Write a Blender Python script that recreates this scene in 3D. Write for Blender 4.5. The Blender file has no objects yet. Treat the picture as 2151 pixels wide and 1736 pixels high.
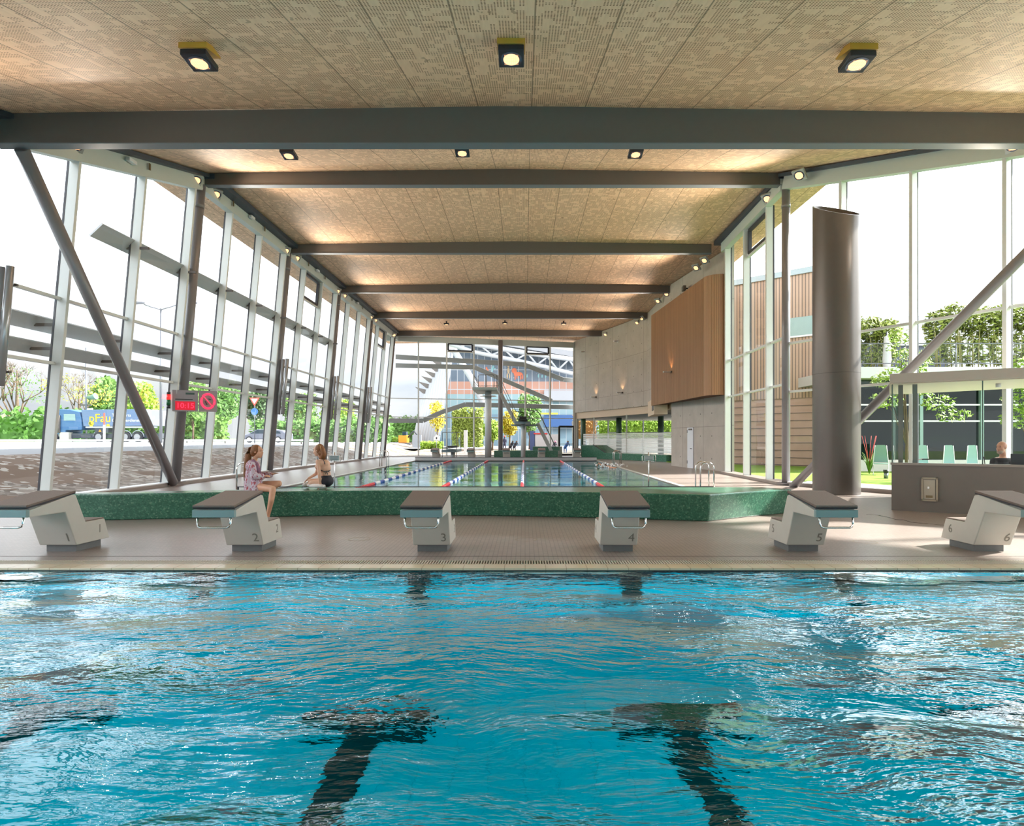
import bpy, bmesh, math, random
from mathutils import Vector, Matrix
random.seed(7)
C = bpy.context.scene
COL = C.collection
PI = math.pi
R = math.radians
# ------------------------------------------------------------------ camera, sky, sun, exposure
CAMZ = 1.52
cam = bpy.data.cameras.new('camera'); cam.sensor_width = 36; cam.lens = 1270/2151*36
cam.shift_x = -0.0128; cam.shift_y = 0.0251; cam.clip_end = 600
co = bpy.data.objects.new('camera', cam); COL.objects.link(co)
co.location = (0, 0, CAMZ); co.rotation_euler = (PI/2, 0, 0); C.camera = co
C.view_settings.view_transform = 'Standard'; C.view_settings.look = 'None'
C.view_settings.gamma = 1; C.view_settings.use_curve_mapping = False
C.view_settings.exposure = 0.38
cy = C.cycles
cy.use_denoising = True
cy.use_adaptive_sampling = True; cy.adaptive_threshold = 0.03
cy.max_bounces = 9; cy.diffuse_bounces = 4; cy.glossy_bounces = 3; cy.transmission_bounces = 5
cy.transparent_max_bounces = 14; cy.sample_clamp_indirect = 6.0; cy.caustics_refractive = True; cy.caustics_reflective = False
cy.blur_glossy = 0.4

w = bpy.data.worlds.new('overcast_sky'); C.world = w; w.use_nodes = True
nt = w.node_tree; N = nt.nodes; L = nt.links
for n in list(N): N.remove(n)
def nd(N, t, **k):
    n = N.new(t)
    for a, b in k.items():
        if a.startswith('i_'):
            n.inputs[int(a[2:])].default_value = b
        else: setattr(n, a, b)
    return n
tc = nd(N, 'ShaderNodeTexCoord')
mp = nd(N, 'ShaderNodeMapping'); mp.inputs['Scale'].default_value = (1.2, 1.2, 4.0)
ns = nd(N, 'ShaderNodeTexNoise'); ns.inputs['Scale'].default_value = 2.6; ns.inputs['Detail'].default_value = 7; ns.inputs['Roughness'].default_value = .55
cr = nd(N, 'ShaderNodeValToRGB')
cr.color_ramp.elements[0].position = .36; cr.color_ramp.elements[0].color = (.50, .54, .60, 1)
cr.color_ramp.elements[1].position = .58; cr.color_ramp.elements[1].color = (.70, .71, .74, 1)
sp = nd(N, 'ShaderNodeSeparateXYZ')
# an overcast sky: brighter towards the zenith and towards the sun's side
zr = nd(N, 'ShaderNodeValToRGB'); zr.color_ramp.interpolation = 'EASE'; e = zr.color_ramp.elements; e[0].position = .04; e[0].color = (.20,)*3+(1,); e[1].position = .40; e[1].color = (1, 1, 1, 1)
for p_, v_ in ((.56, .55), (.72, .09)): x = e.new(p_); x.color = (v_, v_, v_, 1)
zm = nd(N, 'ShaderNodeMath', operation='MULTIPLY'); zm.inputs[1].default_value = 5.2; L.new(zr.outputs[0], zm.inputs[0])
yr = nd(N, 'ShaderNodeMapRange'); yr.inputs[1].default_value = .72; yr.inputs[2].default_value = .2; yr.inputs[3].default_value = 1.0; yr.inputs[4].default_value = 1.5
xr = nd(N, 'ShaderNodeMapRange'); xr.inputs[1].default_value = -.5; xr.inputs[2].default_value = .6; xr.inputs[3].default_value = .93; xr.inputs[4].default_value = 1.45
m1 = nd(N, 'ShaderNodeMath', operation='MULTIPLY'); m2 = nd(N, 'ShaderNodeMath', operation='MULTIPLY')
bg = nd(N, 'ShaderNodeBackground'); out = nd(N, 'ShaderNodeOutputWorld')
L.new(tc.outputs['Generated'], mp.inputs[0]); L.new(mp.outputs[0], ns.inputs[0]); L.new(ns.outputs[0], cr.inputs[0])
L.new(tc.outputs['Generated'], sp.inputs[0]); L.new(sp.outputs[2], zr.inputs[0]); L.new(sp.outputs[1], yr.inputs[0]); L.new(sp.outputs[0], xr.inputs[0])
L.new(zm.outputs[0], m1.inputs[0]); L.new(yr.outputs[0], m1.inputs[1]); L.new(m1.outputs[0], m2.inputs[0]); L.new(xr.outputs[0], m2.inputs[1])
L.new(cr.outputs[0], bg.inputs[0]); L.new(m2.outputs[0], bg.inputs[1]); L.new(bg.outputs[0], out.inputs[0])

sun = bpy.data.lights.new('sun', 'SUN'); sun.energy = 15.0; sun.angle = R(2.0); sun.color = (1, .95, .88)
so = bpy.data.objects.new('sun', sun); COL.objects.link(so)
so.rotation_euler = Vector((-.88, -.15, -.70)).to_track_quat('-Z', 'Y').to_euler()

# added, unseen fill lights under water that brighten the pool basin
def pool_fill(loc, aim, e, sx=.5, sy=.5):
    l = bpy.data.lights.new('underwater_fill', 'AREA'); l.energy = e; l.shape = 'RECTANGLE'; l.size = sx; l.size_y = sy; l.color = (.95, 1, 1)
    o = bpy.data.objects.new('underwater_fill', l); COL.objects.link(o); o.location = loc; o.rotation_euler = Vector(aim).to_track_quat('-Z', 'Y').to_euler(); return o
for lx in (-7, -3.5, 0, 3.5, 7, 10): pool_fill((lx, -2.0, -.45), (0, 1, -.18), 95, 1.2, .5)
for ly in (0.5, 4.5): pool_fill((-8.7, ly, -.5), (1, 0, -.15), 40); pool_fill((11.25, ly, -.5), (-1, 0, -.15), 40)
# ------------------------------------------------------------------ materials
MATS = {}
def mat(name, col, rough=.5, metal=0., var=.06, scale=8., bump=0., bscale=40., emit=None, es=0., spec=.5, coat=0.):
    if name in MATS: return MATS[name]
    m = bpy.data.materials.new(name); m.use_nodes = True; MATS[name] = m
    N = m.node_tree.nodes; L = m.node_tree.links; b = N['Principled BSDF']
    b.inputs['Roughness'].default_value = rough; b.inputs['Metallic'].default_value = metal
    b.inputs['Specular IOR Level'].default_value = spec; b.inputs['Coat Weight'].default_value = coat
    b.inputs['Base Color'].default_value = (*col, 1)
    if emit: b.inputs['Emission Color'].default_value = (*emit, 1); b.inputs['Emission Strength'].default_value = es
    if var > 0:
        tc = N.new('ShaderNodeTexCoord'); n = N.new('ShaderNodeTexNoise'); n.inputs['Scale'].default_value = scale; n.inputs['Detail'].default_value = 4
        mx = N.new('ShaderNodeMix'); mx.data_type = 'RGBA'
        mx.inputs[6].default_value = (*[max(0, c*(1-var)) for c in col], 1); mx.inputs[7].default_value = (*[min(1, c*(1+var)) for c in col], 1)
        L.new(tc.outputs['Object'], n.inputs[0]); L.new(n.outputs[0], mx.inputs[0]); L.new(mx.outputs[2], b.inputs['Base Color'])
    if bump > 0:
        tc = N.new('ShaderNodeTexCoord'); n2 = N.new('ShaderNodeTexNoise'); n2.inputs['Scale'].default_value = bscale; bp = N.new('ShaderNodeBump'); bp.inputs['Strength'].default_value = bump; bp.inputs['Distance'].default_value = .02
        L.new(tc.outputs['Object'], n2.inputs[0]); L.new(n2.outputs[0], bp.inputs['Height']); L.new(bp.outputs[0], b.inputs['Normal'])
    return m

class G:            # tiny node-graph helper
    def __init__(s, m): s.N = m.node_tree.nodes; s.L = m.node_tree.links
    def n(s, t, **k): return nd(s.N, t, **k)
    def math(s, op, a, b=None, c=None):
        n = s.N.new('ShaderNodeMath'); n.operation = op
        for i, v in enumerate((a, b, c)):
            if v is None: continue
            if isinstance(v, (int, float)): n.inputs[i].default_value = v
            else: s.L.new(v, n.inputs[i])
        return n.outputs[0]
    def mix(s, f, a, b):
        n = s.N.new('ShaderNodeMix'); n.data_type = 'RGBA'
        for i, v in ((0, f), (6, a), (7, b)):
            if isinstance(v, (int, float)): n.inputs[i].default_value = v
            elif isinstance(v, tuple): n.inputs[i].default_value = (*v, 1) if len(v) == 3 else v
            else: s.L.new(v, n.inputs[i])
        return n.outputs[2]
    def noise(s, vec, scale, detail=3, rough=.5):
        n = s.N.new('ShaderNodeTexNoise'); n.inputs['Scale'].default_value = scale; n.inputs['Detail'].default_value = detail; n.inputs['Roughness'].default_value = rough
        if vec is not None: s.L.new(vec, n.inputs[0])
        return n.outputs[0]
    def mapping(s, vec, sc, rot=(0, 0, 0)):
        n = s.N.new('ShaderNodeMapping'); n.inputs['Scale'].default_value = sc; n.inputs['Rotation'].default_value = rot; s.L.new(vec, n.inputs[0]); return n.outputs[0]

def new_mat(name):
    m = bpy.data.materials.new(name); m.use_nodes = True; MATS[name] = m
    return m, G(m), m.node_tree.nodes['Principled BSDF']

# perforated birch ceiling
m, g, b = new_mat('perforated_wood')
tc = g.n('ShaderNodeTexCoord').outputs['Object']; s = g.n('ShaderNodeSeparateXYZ'); g.L.new(tc, s.inputs[0]); X, Y = s.outputs[0], s.outputs[1]
P = .040
u = g.math('DIVIDE', X, P); v = g.math('DIVIDE', Y, P)
fu = g.math('SUBTRACT', g.math('FRACT', u), .5); fv = g.math('SUBTRACT', g.math('FRACT', v), .5)
d2 = g.math('ADD', g.math('MULTIPLY', fu, fu), g.math('MULTIPLY', fv, fv))
dot = g.math('LESS_THAN', d2, .085)
def cellnoise(cu, cv, seed):
    cb = g.n('ShaderNodeCombineXYZ'); g.L.new(g.math('FLOOR', g.math('DIVIDE', g.math('FLOOR', u), cu)), cb.inputs[0]); g.L.new(g.math('FLOOR', g.math('DIVIDE', g.math('FLOOR', v), cv)), cb.inputs[1]); cb.inputs[2].default_value = seed
    wn = g.n('ShaderNodeTexWhiteNoise', noise_dimensions='3D'); g.L.new(cb.outputs[0], wn.inputs[0]); return wn.outputs[0]
k1 = g.math('GREATER_THAN', cellnoise(3, 4, 1), .52); k2 = g.math('GREATER_THAN', cellnoise(5, 2, 2), .72); k3 = g.math('GREATER_THAN', cellnoise(2, 7, 5), .8)
mask = g.math('MULTIPLY', dot, g.math('MAXIMUM', g.math('MAXIMUM', k1, k2), k3))
grain = g.noise(g.mapping(tc, (7, .7, 1)), 3, 6, .6)
knots = g.noise(g.mapping(tc, (4, 2.2, 1)), 2.2, 2, .5)
pan = g.math('FLOOR', g.math('DIVIDE', g.math('SUBTRACT', X, .13), 1.08)); wn = g.n('ShaderNodeTexWhiteNoise', noise_dimensions='1D'); g.L.new(pan, wn.inputs['W'])
wood = g.mix(grain, (.68, .43, .26), (.95, .69, .48))
wood = g.mix(g.math('MULTIPLY', wn.outputs[0], .25), wood, (.72, .45, .25))
wood = g.mix(g.math('MULTIPLY', g.math('GREATER_THAN', knots, .70), .6), wood, (.30, .16, .08))
wood = g.mix(mask, wood, (.22, .095, .035))
fs = g.math('FRACT', g.math('DIVIDE', g.math('SUBTRACT', X, .13), 1.08))
seam = g.math('MAXIMUM', g.math('LESS_THAN', fs, .010), g.math('GREATER_THAN', fs, .990))
fy = g.math('FRACT', g.math('DIVIDE', Y, 3.65)); seam = g.math('MAXIMUM', seam, g.math('LESS_THAN', fy, .0025))
wood = g.mix(g.math('MULTIPLY', seam, .75), wood, (.16, .09, .04))
g.L.new(wood, b.inputs['Base Color']); b.inputs['Roughness'].default_value = .6

# mosaic floor tiles
def tiles(name, c1, c2, grout, size, rough=.35, gw=.06):
    m, g, b = new_mat(name)
    tc = g.n('ShaderNodeTexCoord').outputs['Object']
    br = g.n('ShaderNodeTexBrick', offset=0.0); br.inputs['Scale'].default_value = 1; br.inputs['Mortar Size'].default_value = size*gw; br.inputs['Brick Width'].default_value = size; br.inputs['Row Height'].default_value = size
    br.inputs['Color1'].default_value = (*c1, 1); br.inputs['Color2'].default_value = (*c2, 1); br.inputs['Mortar'].default_value = (*grout, 1); br.inputs['Mortar Smooth'].default_value = .2
    g.L.new(tc, br.inputs[0])
    nn = g.noise(tc, 1.3, 4)
    cc = g.mix(g.math('MULTIPLY', nn, .28), br.outputs[0], tuple(c*.72 for c in c1))
    g.L.new(cc, b.inputs['Base Color']); b.inputs['Roughness'].default_value = rough
    return m
tiles('deck_tiles', (.30, .25, .225), (.36, .30, .27), (.19, .155, .14), .06, .33, .09)
tiles('coping_tiles', (.62, .52, .36), (.66, .56, .40), (.40, .32, .22), .243, .25, .02)
tiles('pool_tiles', (.0, .60, .78), (.005, .64, .82), (.0, .48, .66), .25, .5, .02)
tiles('teal_pool_tiles', (.02, .40, .52), (.03, .44, .56), (.02, .34, .46), .25, .5, .02)
# green mosaic
m, g, b = new_mat('green_mosaic')
tc = g.n('ShaderNodeTexCoord').outputs['Object']
vo = g.n('ShaderNodeTexVoronoi'); vo.inputs['Scale'].default_value = 42; g.L.new(tc, vo.inputs[0])
s = g.n('ShaderNodeSeparateColor'); g.L.new(vo.outputs['Color'], s.inputs[0])
cr = g.n('ShaderNodeValToRGB'); e = cr.color_ramp.elements; e[0].position = 0; e[0].color = (.030, .115, .075, 1); e[1].position = 1; e[1].color = (.14, .28, .19, 1)
x = e.new(.55); x.color = (.045, .155, .10, 1); x = e.new(.85); x.color = (.06, .19, .12, 1)
g.L.new(s.outputs[0], cr.inputs[0]); g.L.new(cr.outputs[0], b.inputs['Base Color']); b.inputs['Roughness'].default_value = .22
# concrete with board joints and tie holes (UV in metres)
m, g, b = new_mat('concrete')
uv = g.n('ShaderNodeTexCoord').outputs['UV']; ob = g.n('ShaderNodeTexCoord').outputs['Object']
s = g.n('ShaderNodeSeparateXYZ'); g.L.new(uv, s.inputs[0]); U, V = s.outputs[0], s.outputs[1]
base = g.mix(g.noise(ob, 1.1, 6, .65), (.30, .275, .245), (.56, .53, .485))
base = g.mix(g.math('MULTIPLY', g.noise(g.mapping(ob, (3, 3, .6)), 2.2, 5), .4), base, (.45, .40, .34))
ju = g.math('LESS_THAN', g.math('ABSOLUTE', g.math('SUBTRACT', g.math('FRACT', g.math('DIVIDE', U, 2.45)), .5)), .006)
jv = g.math('LESS_THAN', g.math('ABSOLUTE', g.math('SUBTRACT', g.math('FRACT', g.math('DIVIDE', g.math('SUBTRACT', V, 2.1), 2.75)), .0)), .006)
hu = g.math('SUBTRACT', g.math('FRACT', g.math('DIVIDE', U, 1.225)), .25); hv = g.math('SUBTRACT', g.math('FRACT', g.math('DIVIDE', V, 1.1)), .5)
hd = g.math('SQRT', g.math('ADD', g.math('MULTIPLY', hu, hu), g.math('MULTIPLY', hv, hv)))
hole = g.math('LESS_THAN', hd, .030)
base = g.mix(g.math('MULTIPLY', g.math('MAXIMUM', ju, jv), .8), base, (.12, .10, .09)); base = g.mix(hole, base, (.10, .09, .08))
g.L.new(base, b.inputs['Base Color']); b.inputs['Roughness'].default_value = .75

def glass(name, tint, refl=.5, rough=0.0):
    m = bpy.data.materials.new(name); m.use_nodes = True; MATS[name] = m
    N = m.node_tree.nodes; L = m.node_tree.links; N.remove(N['Principled BSDF'])
    t = N.new('ShaderNodeBsdfTransparent'); t.inputs[0].default_value = (*tint, 1)
    gl = N.new('ShaderNodeBsdfGlossy'); gl.inputs['Roughness'].default_value = rough; gl.inputs[0].default_value = (1, 1, 1, 1)
    f = N.new('ShaderNodeFresnel'); f.inputs[0].default_value = 1.5; mu = N.new('ShaderNodeMath'); mu.operation = 'MULTIPLY'; mu.inputs[1].default_value = refl
    mx = N.new('ShaderNodeMixShader'); L.new(f.outputs[0], mu.inputs[0]); L.new(mu.outputs[0], mx.inputs[0]); L.new(t.outputs[0], mx.inputs[1]); L.new(gl.outputs[0], mx.inputs[2])
    L.new(mx.outputs[0], N['Material Output'].inputs[0]); return m
glass('window_glass', (.95, .98, .97), .10)
glass('booth_glass', (.93, .97, .96), .35)
glass('dark_glass', (.25, .38, .36), .8)

def water(name, amp, amp2, tint, rot, refl=1., off=0.):
    m = bpy.data.materials.new(name); m.use_nodes = True; MATS[name] = m
    g = G(m); N = g.N; N.remove(N['Principled BSDF'])
    tc = g.n('ShaderNodeTexCoord').outputs['Object']
    warp = g.n('ShaderNodeTexNoise'); warp.inputs['Scale'].default_value = .55; warp.inputs['Detail'].default_value = 2; g.L.new(tc, warp.inputs[0])
    vm = g.n('ShaderNodeVectorMath', operation='SCALE'); vm.inputs['Scale'].default_value = .9; g.L.new(warp.outputs['Color'], vm.inputs[0])
    va = g.n('ShaderNodeVectorMath', operation='ADD'); g.L.new(tc, va.inputs[0]); g.L.new(vm.outputs[0], va.inputs[1])
    v = va.outputs[0]
    w1 = g.noise(g.mapping(v, (1.5, 3.6, 1), (0, 0, rot)), 1.0, 3, .5)
    w2 = g.noise(g.mapping(v, (4.2, 9.5, 1), (0, 0, -rot)), 1.0, 3, .55)
    w3 = g.noise(g.mapping(v, (14, 27, 1), (0, 0, rot*.5)), 1.0, 2, .5)
    calm = g.math('MINIMUM', g.math('MAXIMUM', g.math('ADD', g.math('MULTIPLY', g.noise(g.mapping(tc, (.8, 1.6, 1), (0, 0, .3)), .38, 2), 5.0), -1.9), .16), 1.15)
    h = g.math('ADD', g.math('MULTIPLY', w1, .62), g.math('ADD', g.math('MULTIPLY', w2, .33), g.math('MULTIPLY', w3, .035)))
    h = g.math('MULTIPLY', h, calm)
    bp = g.n('ShaderNodeBump'); bp.inputs['Strength'].default_value = 1; bp.inputs['Distance'].default_value = amp; g.L.new(h, bp.inputs['Height'])
    bp2 = g.n('ShaderNodeBump'); bp2.inputs['Strength'].default_value = 1; bp2.inputs['Distance'].default_value = amp2; g.L.new(h, bp2.inputs['Height'])
    rf = g.n('ShaderNodeBsdfRefraction'); rf.inputs['IOR'].default_value = 1.333; rf.inputs['Color'].default_value = (*tint, 1); rf.inputs['Roughness'].default_value = 0; g.L.new(bp2.outputs[0], rf.inputs['Normal'])
    gl = g.n('ShaderNodeBsdfGlossy'); gl.inputs['Roughness'].default_value = .0; gl.inputs['Color'].default_value = (.86, .95, 1, 1); g.L.new(bp.outputs[0], gl.inputs['Normal'])
    fr = g.n('ShaderNodeFresnel'); fr.inputs[0].default_value = 1.333; g.L.new(bp.outputs[0], fr.inputs['Normal'])
    mx = g.n('ShaderNodeMixShader'); fm = g.math('MINIMUM', g.math('MAXIMUM', g.math('MULTIPLY', g.math('SUBTRACT', fr.outputs[0], off), refl), 0.), .96); g.L.new(fm, mx.inputs[0]); g.L.new(rf.outputs[0], mx.inputs[1]); g.L.new(gl.outputs[0], mx.inputs[2])
    g.L.new(mx.outputs[0], N['Material Output'].inputs[0]); return m
water('near_water', .19, .11, (.06, .93, 1.0), R(14), 3.0, .06)
water('far_water', .012, .012, (.75, .95, .96), R(4))

m, g, b = new_mat('gravel')
tc = g.n('ShaderNodeTexCoord').outputs['Object']
vo = g.n('ShaderNodeTexVoronoi'); vo.inputs['Scale'].default_value = 5.5; g.L.new(tc, vo.inputs[0]); s = g.n('ShaderNodeSeparateColor'); g.L.new(vo.outputs['Color'], s.inputs[0])
cc = g.mix(s.outputs[0], (.12, .09, .07), (.36, .31, .27)); cc = g.mix(g.math('GREATER_THAN', g.noise(tc, .35, 3), .52), cc, (.17, .11, .075)); cc = g.mix(g.math('MULTIPLY', g.math('GREATER_THAN', s.outputs[1], .86), .8), cc, (.52, .49, .45))
g.L.new(cc, b.inputs['Base Color']); b.inputs['Roughness'].default_value = .95
m, g, b = new_mat('vertical_timber')
uv = g.n('ShaderNodeTexCoord').outputs['UV']; s = g.n('ShaderNodeSeparateXYZ'); g.L.new(uv, s.inputs[0])
f = g.math('FRACT', g.math('DIVIDE', s.outputs[0], .17)); gap = g.math('LESS_THAN', f, .3)
wn = g.n('ShaderNodeTexWhiteNoise', noise_dimensions='1D'); g.L.new(g.math('FLOOR', g.math('DIVIDE', s.outputs[0], .17)), wn.inputs['W'])
cc = g.mix(wn.outputs[0], (.36, .24, .17), (.46, .33, .25)); cc = g.mix(gap, cc, (.16, .12, .10))
g.L.new(cc, b.inputs['Base Color']); b.inputs['Roughness'].default_value = .8

WHITE = mat('white_aluminium', (.64, .67, .65), .35, 0, .03)
GASK = mat('dark_gasket', (.035, .035, .045), .5, 0, 0)
BAND = mat('pale_head_band', (.50, .56, .54), .45, 0, .03)
STEEL = mat('grey_painted_steel', (.115, .100, .088), .45, 0, .05)
FLANGE = mat('beam_flange_paint', (.16, .18, .20), .65, 0, .03)
COLM = mat('grey_column_paint', (.20, .19, .20), .32, 0, .04, coat=.2)
BIGC = mat('dark_metallic_lacquer', (.125, .11, .10), .36, .35, .05)
DKBLUE = mat('dark_blue_strip', (.035, .05, .07), .5, 0, .03)
CURB = mat('brown_stone_curb', (.27, .23, .21), .4, 0, .08)
CHROME = mat('brushed_stainless', (.62, .62, .60), .18, 1, .02)
BLOCK = mat('cast_block_polymer', (.52, .50, .45), .55, 0, .05)
BASEM = mat('block_base_grey', (.14, .15, .15), .6, 0, .12, 30)
PAD = mat('antislip_brown', (.165, .125, .105), .75, 0, .35, 120)
TEAL = mat('teal_grey_crossbar', (.20, .30, .30), .5, 0, .04)
BLACK = mat('black_plastic', (.015, .015, .018), .45, 0, 0)
NUM = mat('engraved_number', (.20, .19, .16), .7, 0, 0)
LAMPB = mat('lamp_housing_anthracite', (.028, .030, .038), .4, .3, .03)
LAMPW = mat('lamp_housing_grey', (.42, .44, .42), .4, .2, .03)
LENS = mat('warm_lamp_lens', (.9, .6, .4), .3, 0, 0, emit=(1, .58, .28), es=1.15)
LENSRIM = mat('lens_rim', (.10, .12, .17), .2, .4, 0)
YEL = mat('yellow_wood_wedge', (.52, .26, .03), .55, 0, .1)
CREAM = mat('cream_plaster', (.62, .50, .38), .7, 0, .05)
WPAINT = mat('white_paint', (.72, .73, .74), .5, 0, .03)
m, g, b = new_mat('larch_slats'); OAK = m
tc = g.n('ShaderNodeTexCoord').outputs['Object']
cc = g.mix(g.noise(g.mapping(tc, (9, 9, .15)), 1.0, 2), (.22, .11, .05), (.52, .30, .155)); cc = g.mix(g.math('MULTIPLY', g.noise(g.mapping(tc, (1.2, 1.2, .5)), 1.0, 2), .5), cc, (.33, .17, .08))
g.L.new(cc, b.inputs['Base Color']); b.inputs['Roughness'].default_value = .55
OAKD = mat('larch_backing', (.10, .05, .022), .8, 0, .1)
BOOTH = mat('booth_stone_tile', (.165, .145, .130), .38, 0, .22, 1.6)
BRASS = mat('bronze_steel_hatch', (.34, .29, .22), .35, .6, .08)
POOLBLK = mat('black_lane_tile', (.006, .010, .012), .5, 0, .1)
SKIN = mat('skin', (.62, .34, .22), .5, 0, .06, 12)
SKIN2 = mat('pale_skin', (.66, .40, .28), .5, 0, .05, 12)
RED = mat('red_float', (.62, .02, .03), .35, 0, .05)
BLUE = mat('blue_float', (.02, .07, .32), .35, 0, .05)
FWHITE = mat('white_float', (.78, .80, .82), .35, 0, .03)
ASPH = mat('pale_road', (.30, .31, .33), .9, 0, .08, 1.2)
LAWN = mat('lawn_grass', (.15, .27, .015), .9, 0, .35, 9, .6, 60)
GRASS2 = mat('meadow_green', (.20, .36, .08), .95, 0, .3, .5)

# ------------------------------------------------------------------ mesh builder
class MB:
    def __init__(s): s.bm = bmesh.new(); s.uv = s.bm.loops.layers.uv.new('UVMap')
    def vf(s, vs, fs, uvs=None):
        bv = [s.bm.verts.new(v) for v in vs]
        for k, f in enumerate(fs):
            try: fc = s.bm.faces.new([bv[i] for i in f])
            except ValueError: continue
            if uvs:
                for lp, i in zip(fc.loops, f): lp[s.uv].uv = uvs[i]
        return bv
    def box(s, c, d, rot=None):
        x, y, z = d[0]/2, d[1]/2, d[2]/2
        vs = [Vector(v) for v in ((-x,-y,-z),(x,-y,-z),(x,y,-z),(-x,y,-z),(-x,-y,z),(x,-y,z),(x,y,z),(-x,y,z))]
        if rot is not None:
            M = rot if isinstance(rot, Matrix) else Matrix.Rotation(rot, 3, 'Z')
            vs = [M @ v for v in vs]
        c = Vector(c)
        s.vf([v+c for v in vs], [(3,2,1,0),(4,5,6,7),(0,1,5,4),(1,2,6,5),(2,3,7,6),(3,0,4,7)])
        return s
    def lo(s, a, b):      # box from min corner to max corner
        return s.box([(p+q)/2 for p, q in zip(a, b)], [abs(q-p) for p, q in zip(a, b)])
    def bar(s, p, q, w, h, up=(0, 0, 1)):   # w across, h along `up`
        p, q, up = Vector(p), Vector(q), Vector(up)
        d = (q-p); l = d.length; d.normalize(); sd = d.cross(up)
        if sd.length < 1e-4: up = Vector((0, 1, 0)); sd = d.cross(up)
        sd.normalize(); u2 = sd.cross(d).normalized()
        vs = []
        for e in (p, q):
            for a, b_ in ((-1,-1),(1,-1),(1,1),(-1,1)): vs.append(e + sd*a*w/2 + u2*b_*h/2)
        s.vf(vs, [(0,1,2,3),(7,6,5,4),(0,4,5,1),(1,5,6,2),(2,6,7,3),(3,7,4,0)])
        return s
    def ring(s, c, ax, r, n, ref=None):
        ax = Vector(ax).normalized(); ref = Vector(ref) if ref is not None else (Vector((0, 0, 1)) if abs(ax.z) < .9 else Vector((1, 0, 0)))
        a = ax.cross(ref).normalized(); b_ = ax.cross(a)
        rr = r if isinstance(r, tuple) else (r, r)
        return [Vector(c) + a*math.cos(2*PI*i/n)*rr[0] + b_*math.sin(2*PI*i/n)*rr[1] for i in range(n)]
    def tube(s, pts, r, n=10, cap=True):
        pts = [Vector(p) for p in pts]; rings = []
        for i, p in enumerate(pts):
            if i == 0: d = pts[1]-p
            elif i == len(pts)-1: d = p-pts[i-1]
            else: d = (pts[i+1]-p).normalized() + (p-pts[i-1]).normalized()
            ri = r[i] if isinstance(r, list) else r
            rings.append([s.bm.verts.new(v) for v in s.ring(p, d, ri, n)])
        for a, b_ in zip(rings, rings[1:]):
            for i in range(n):
                try: s.bm.faces.new((a[i], a[(i+1) % n], b_[(i+1) % n], b_[i])).smooth = True
                except ValueError: pass
        if cap:
            for rg in (rings[0][::-1], rings[-1]):
                try: s.bm.faces.new(rg)
                except ValueError: pass
        return s
    def ell(s, c, r, n=14, m=9, rot=None):
        rows = []
        for j in range(m+1):
            t = PI*j/m; row = []
            for i in range(n):
                a = 2*PI*i/n; v = Vector((r[0]*math.sin(t)*math.cos(a), r[1]*math.sin(t)*math.sin(a), r[2]*math.cos(t)))
                if rot is not None: v = rot @ v
                row.append(s.bm.verts.new(v+Vector(c)))
            rows.append(row)
        for a, b_ in zip(rows, rows[1:]):
            for i in range(n): s.bm.faces.new((a[i], b_[i], b_[(i+1) % n], a[(i+1) % n])).smooth = True
        return s
    def prism(s, poly, z0, z1):     # poly in XY
        n = len(poly)
        s.vf([(x, y, z0) for x, y in poly]+[(x, y, z1) for x, y in poly], [tuple(range(n))[::-1], tuple(range(n, 2*n))]+[(i, (i+1) % n, n+(i+1) % n, n+i) for i in range(n)])
        return s
    def profx(s, prof, x0, x1):     # profile in YZ extruded along X
        n = len(prof)
        s.vf([(x0, y, z) for y, z in prof]+[(x1, y, z) for y, z in prof], [tuple(range(n)), tuple(range(n, 2*n))[::-1]]+[(i, n+i, n+(i+1) % n, (i+1) % n) for i in range(n)])
        return s
    def profp(s, prof, x0, x1):
        return s.profx(prof, x0, x1)
    def build(s, name, m=None, parent=None, smooth=False, bevel=0, loc=None):
        bmesh.ops.recalc_face_normals(s.bm, faces=s.bm.faces)
        if smooth:
            for f in s.bm.faces: f.smooth = True
        me = bpy.data.meshes.new(name); s.bm.to_mesh(me); s.bm.free()
        o = bpy.data.objects.new(name, me); COL.objects.link(o)
        if m: me.materials.append(m if not isinstance(m, str) else MATS[m])
        if parent: o.parent = parent
        if loc: o.location = loc
        if bevel:
            bv = o.modifiers.new('bevel', 'BEVEL'); bv.width = bevel; bv.segments = 2; bv.limit_method = 'ANGLE'
        return o
def tag(o, label=None, cat=None, group=None, kind=None):
    if label: o['label'] = label
    if cat: o['category'] = cat
    if group: o['group'] = group
    if kind: o['kind'] = kind
    return o
def thing(name, label, cat, loc=(0, 0, 0), rz=0, group=None):
    o = bpy.data.objects.new(name, None); COL.objects.link(o); o.location = loc; o.rotation_euler = (0, 0, rz); o.empty_display_size = .1
    return tag(o, label, cat, group)
def struct(o): o['kind'] = 'structure'; return o
def dup(root, loc, rz=None, label=None, group=None, scale=None):
    def cp(o, par):
        c = o.copy(); COL.objects.link(c); c.parent = par
        for ch in list(o.children): cp(ch, c)
        return c
    r = cp(root, None); r.location = loc
    if rz is not None: r.rotation_euler = (0, 0, rz)
    if label: r['label'] = label
    if group: r['group'] = group
    if scale: r.scale = (scale,)*3
    return r
def text(body, size, m, parent, loc, rot, name='lettering', ext=.002, align='CENTER', sx=1., shear=0):
    cu = bpy.data.curves.new(name, 'FONT'); cu.body = body; cu.size = size; cu.extrude = ext; cu.align_x = align; cu.align_y = 'CENTER'; cu.shear = shear
    cu.materials.append(m); oc = bpy.data.objects.new(name, cu); me = bpy.data.meshes.new_from_object(oc); o = bpy.data.objects.new(name, me); bpy.data.objects.remove(oc); COL.objects.link(o); o.parent = parent; o.location = loc; o.rotation_euler = rot; o.scale = (sx, 1, 1)
    return o
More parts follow.
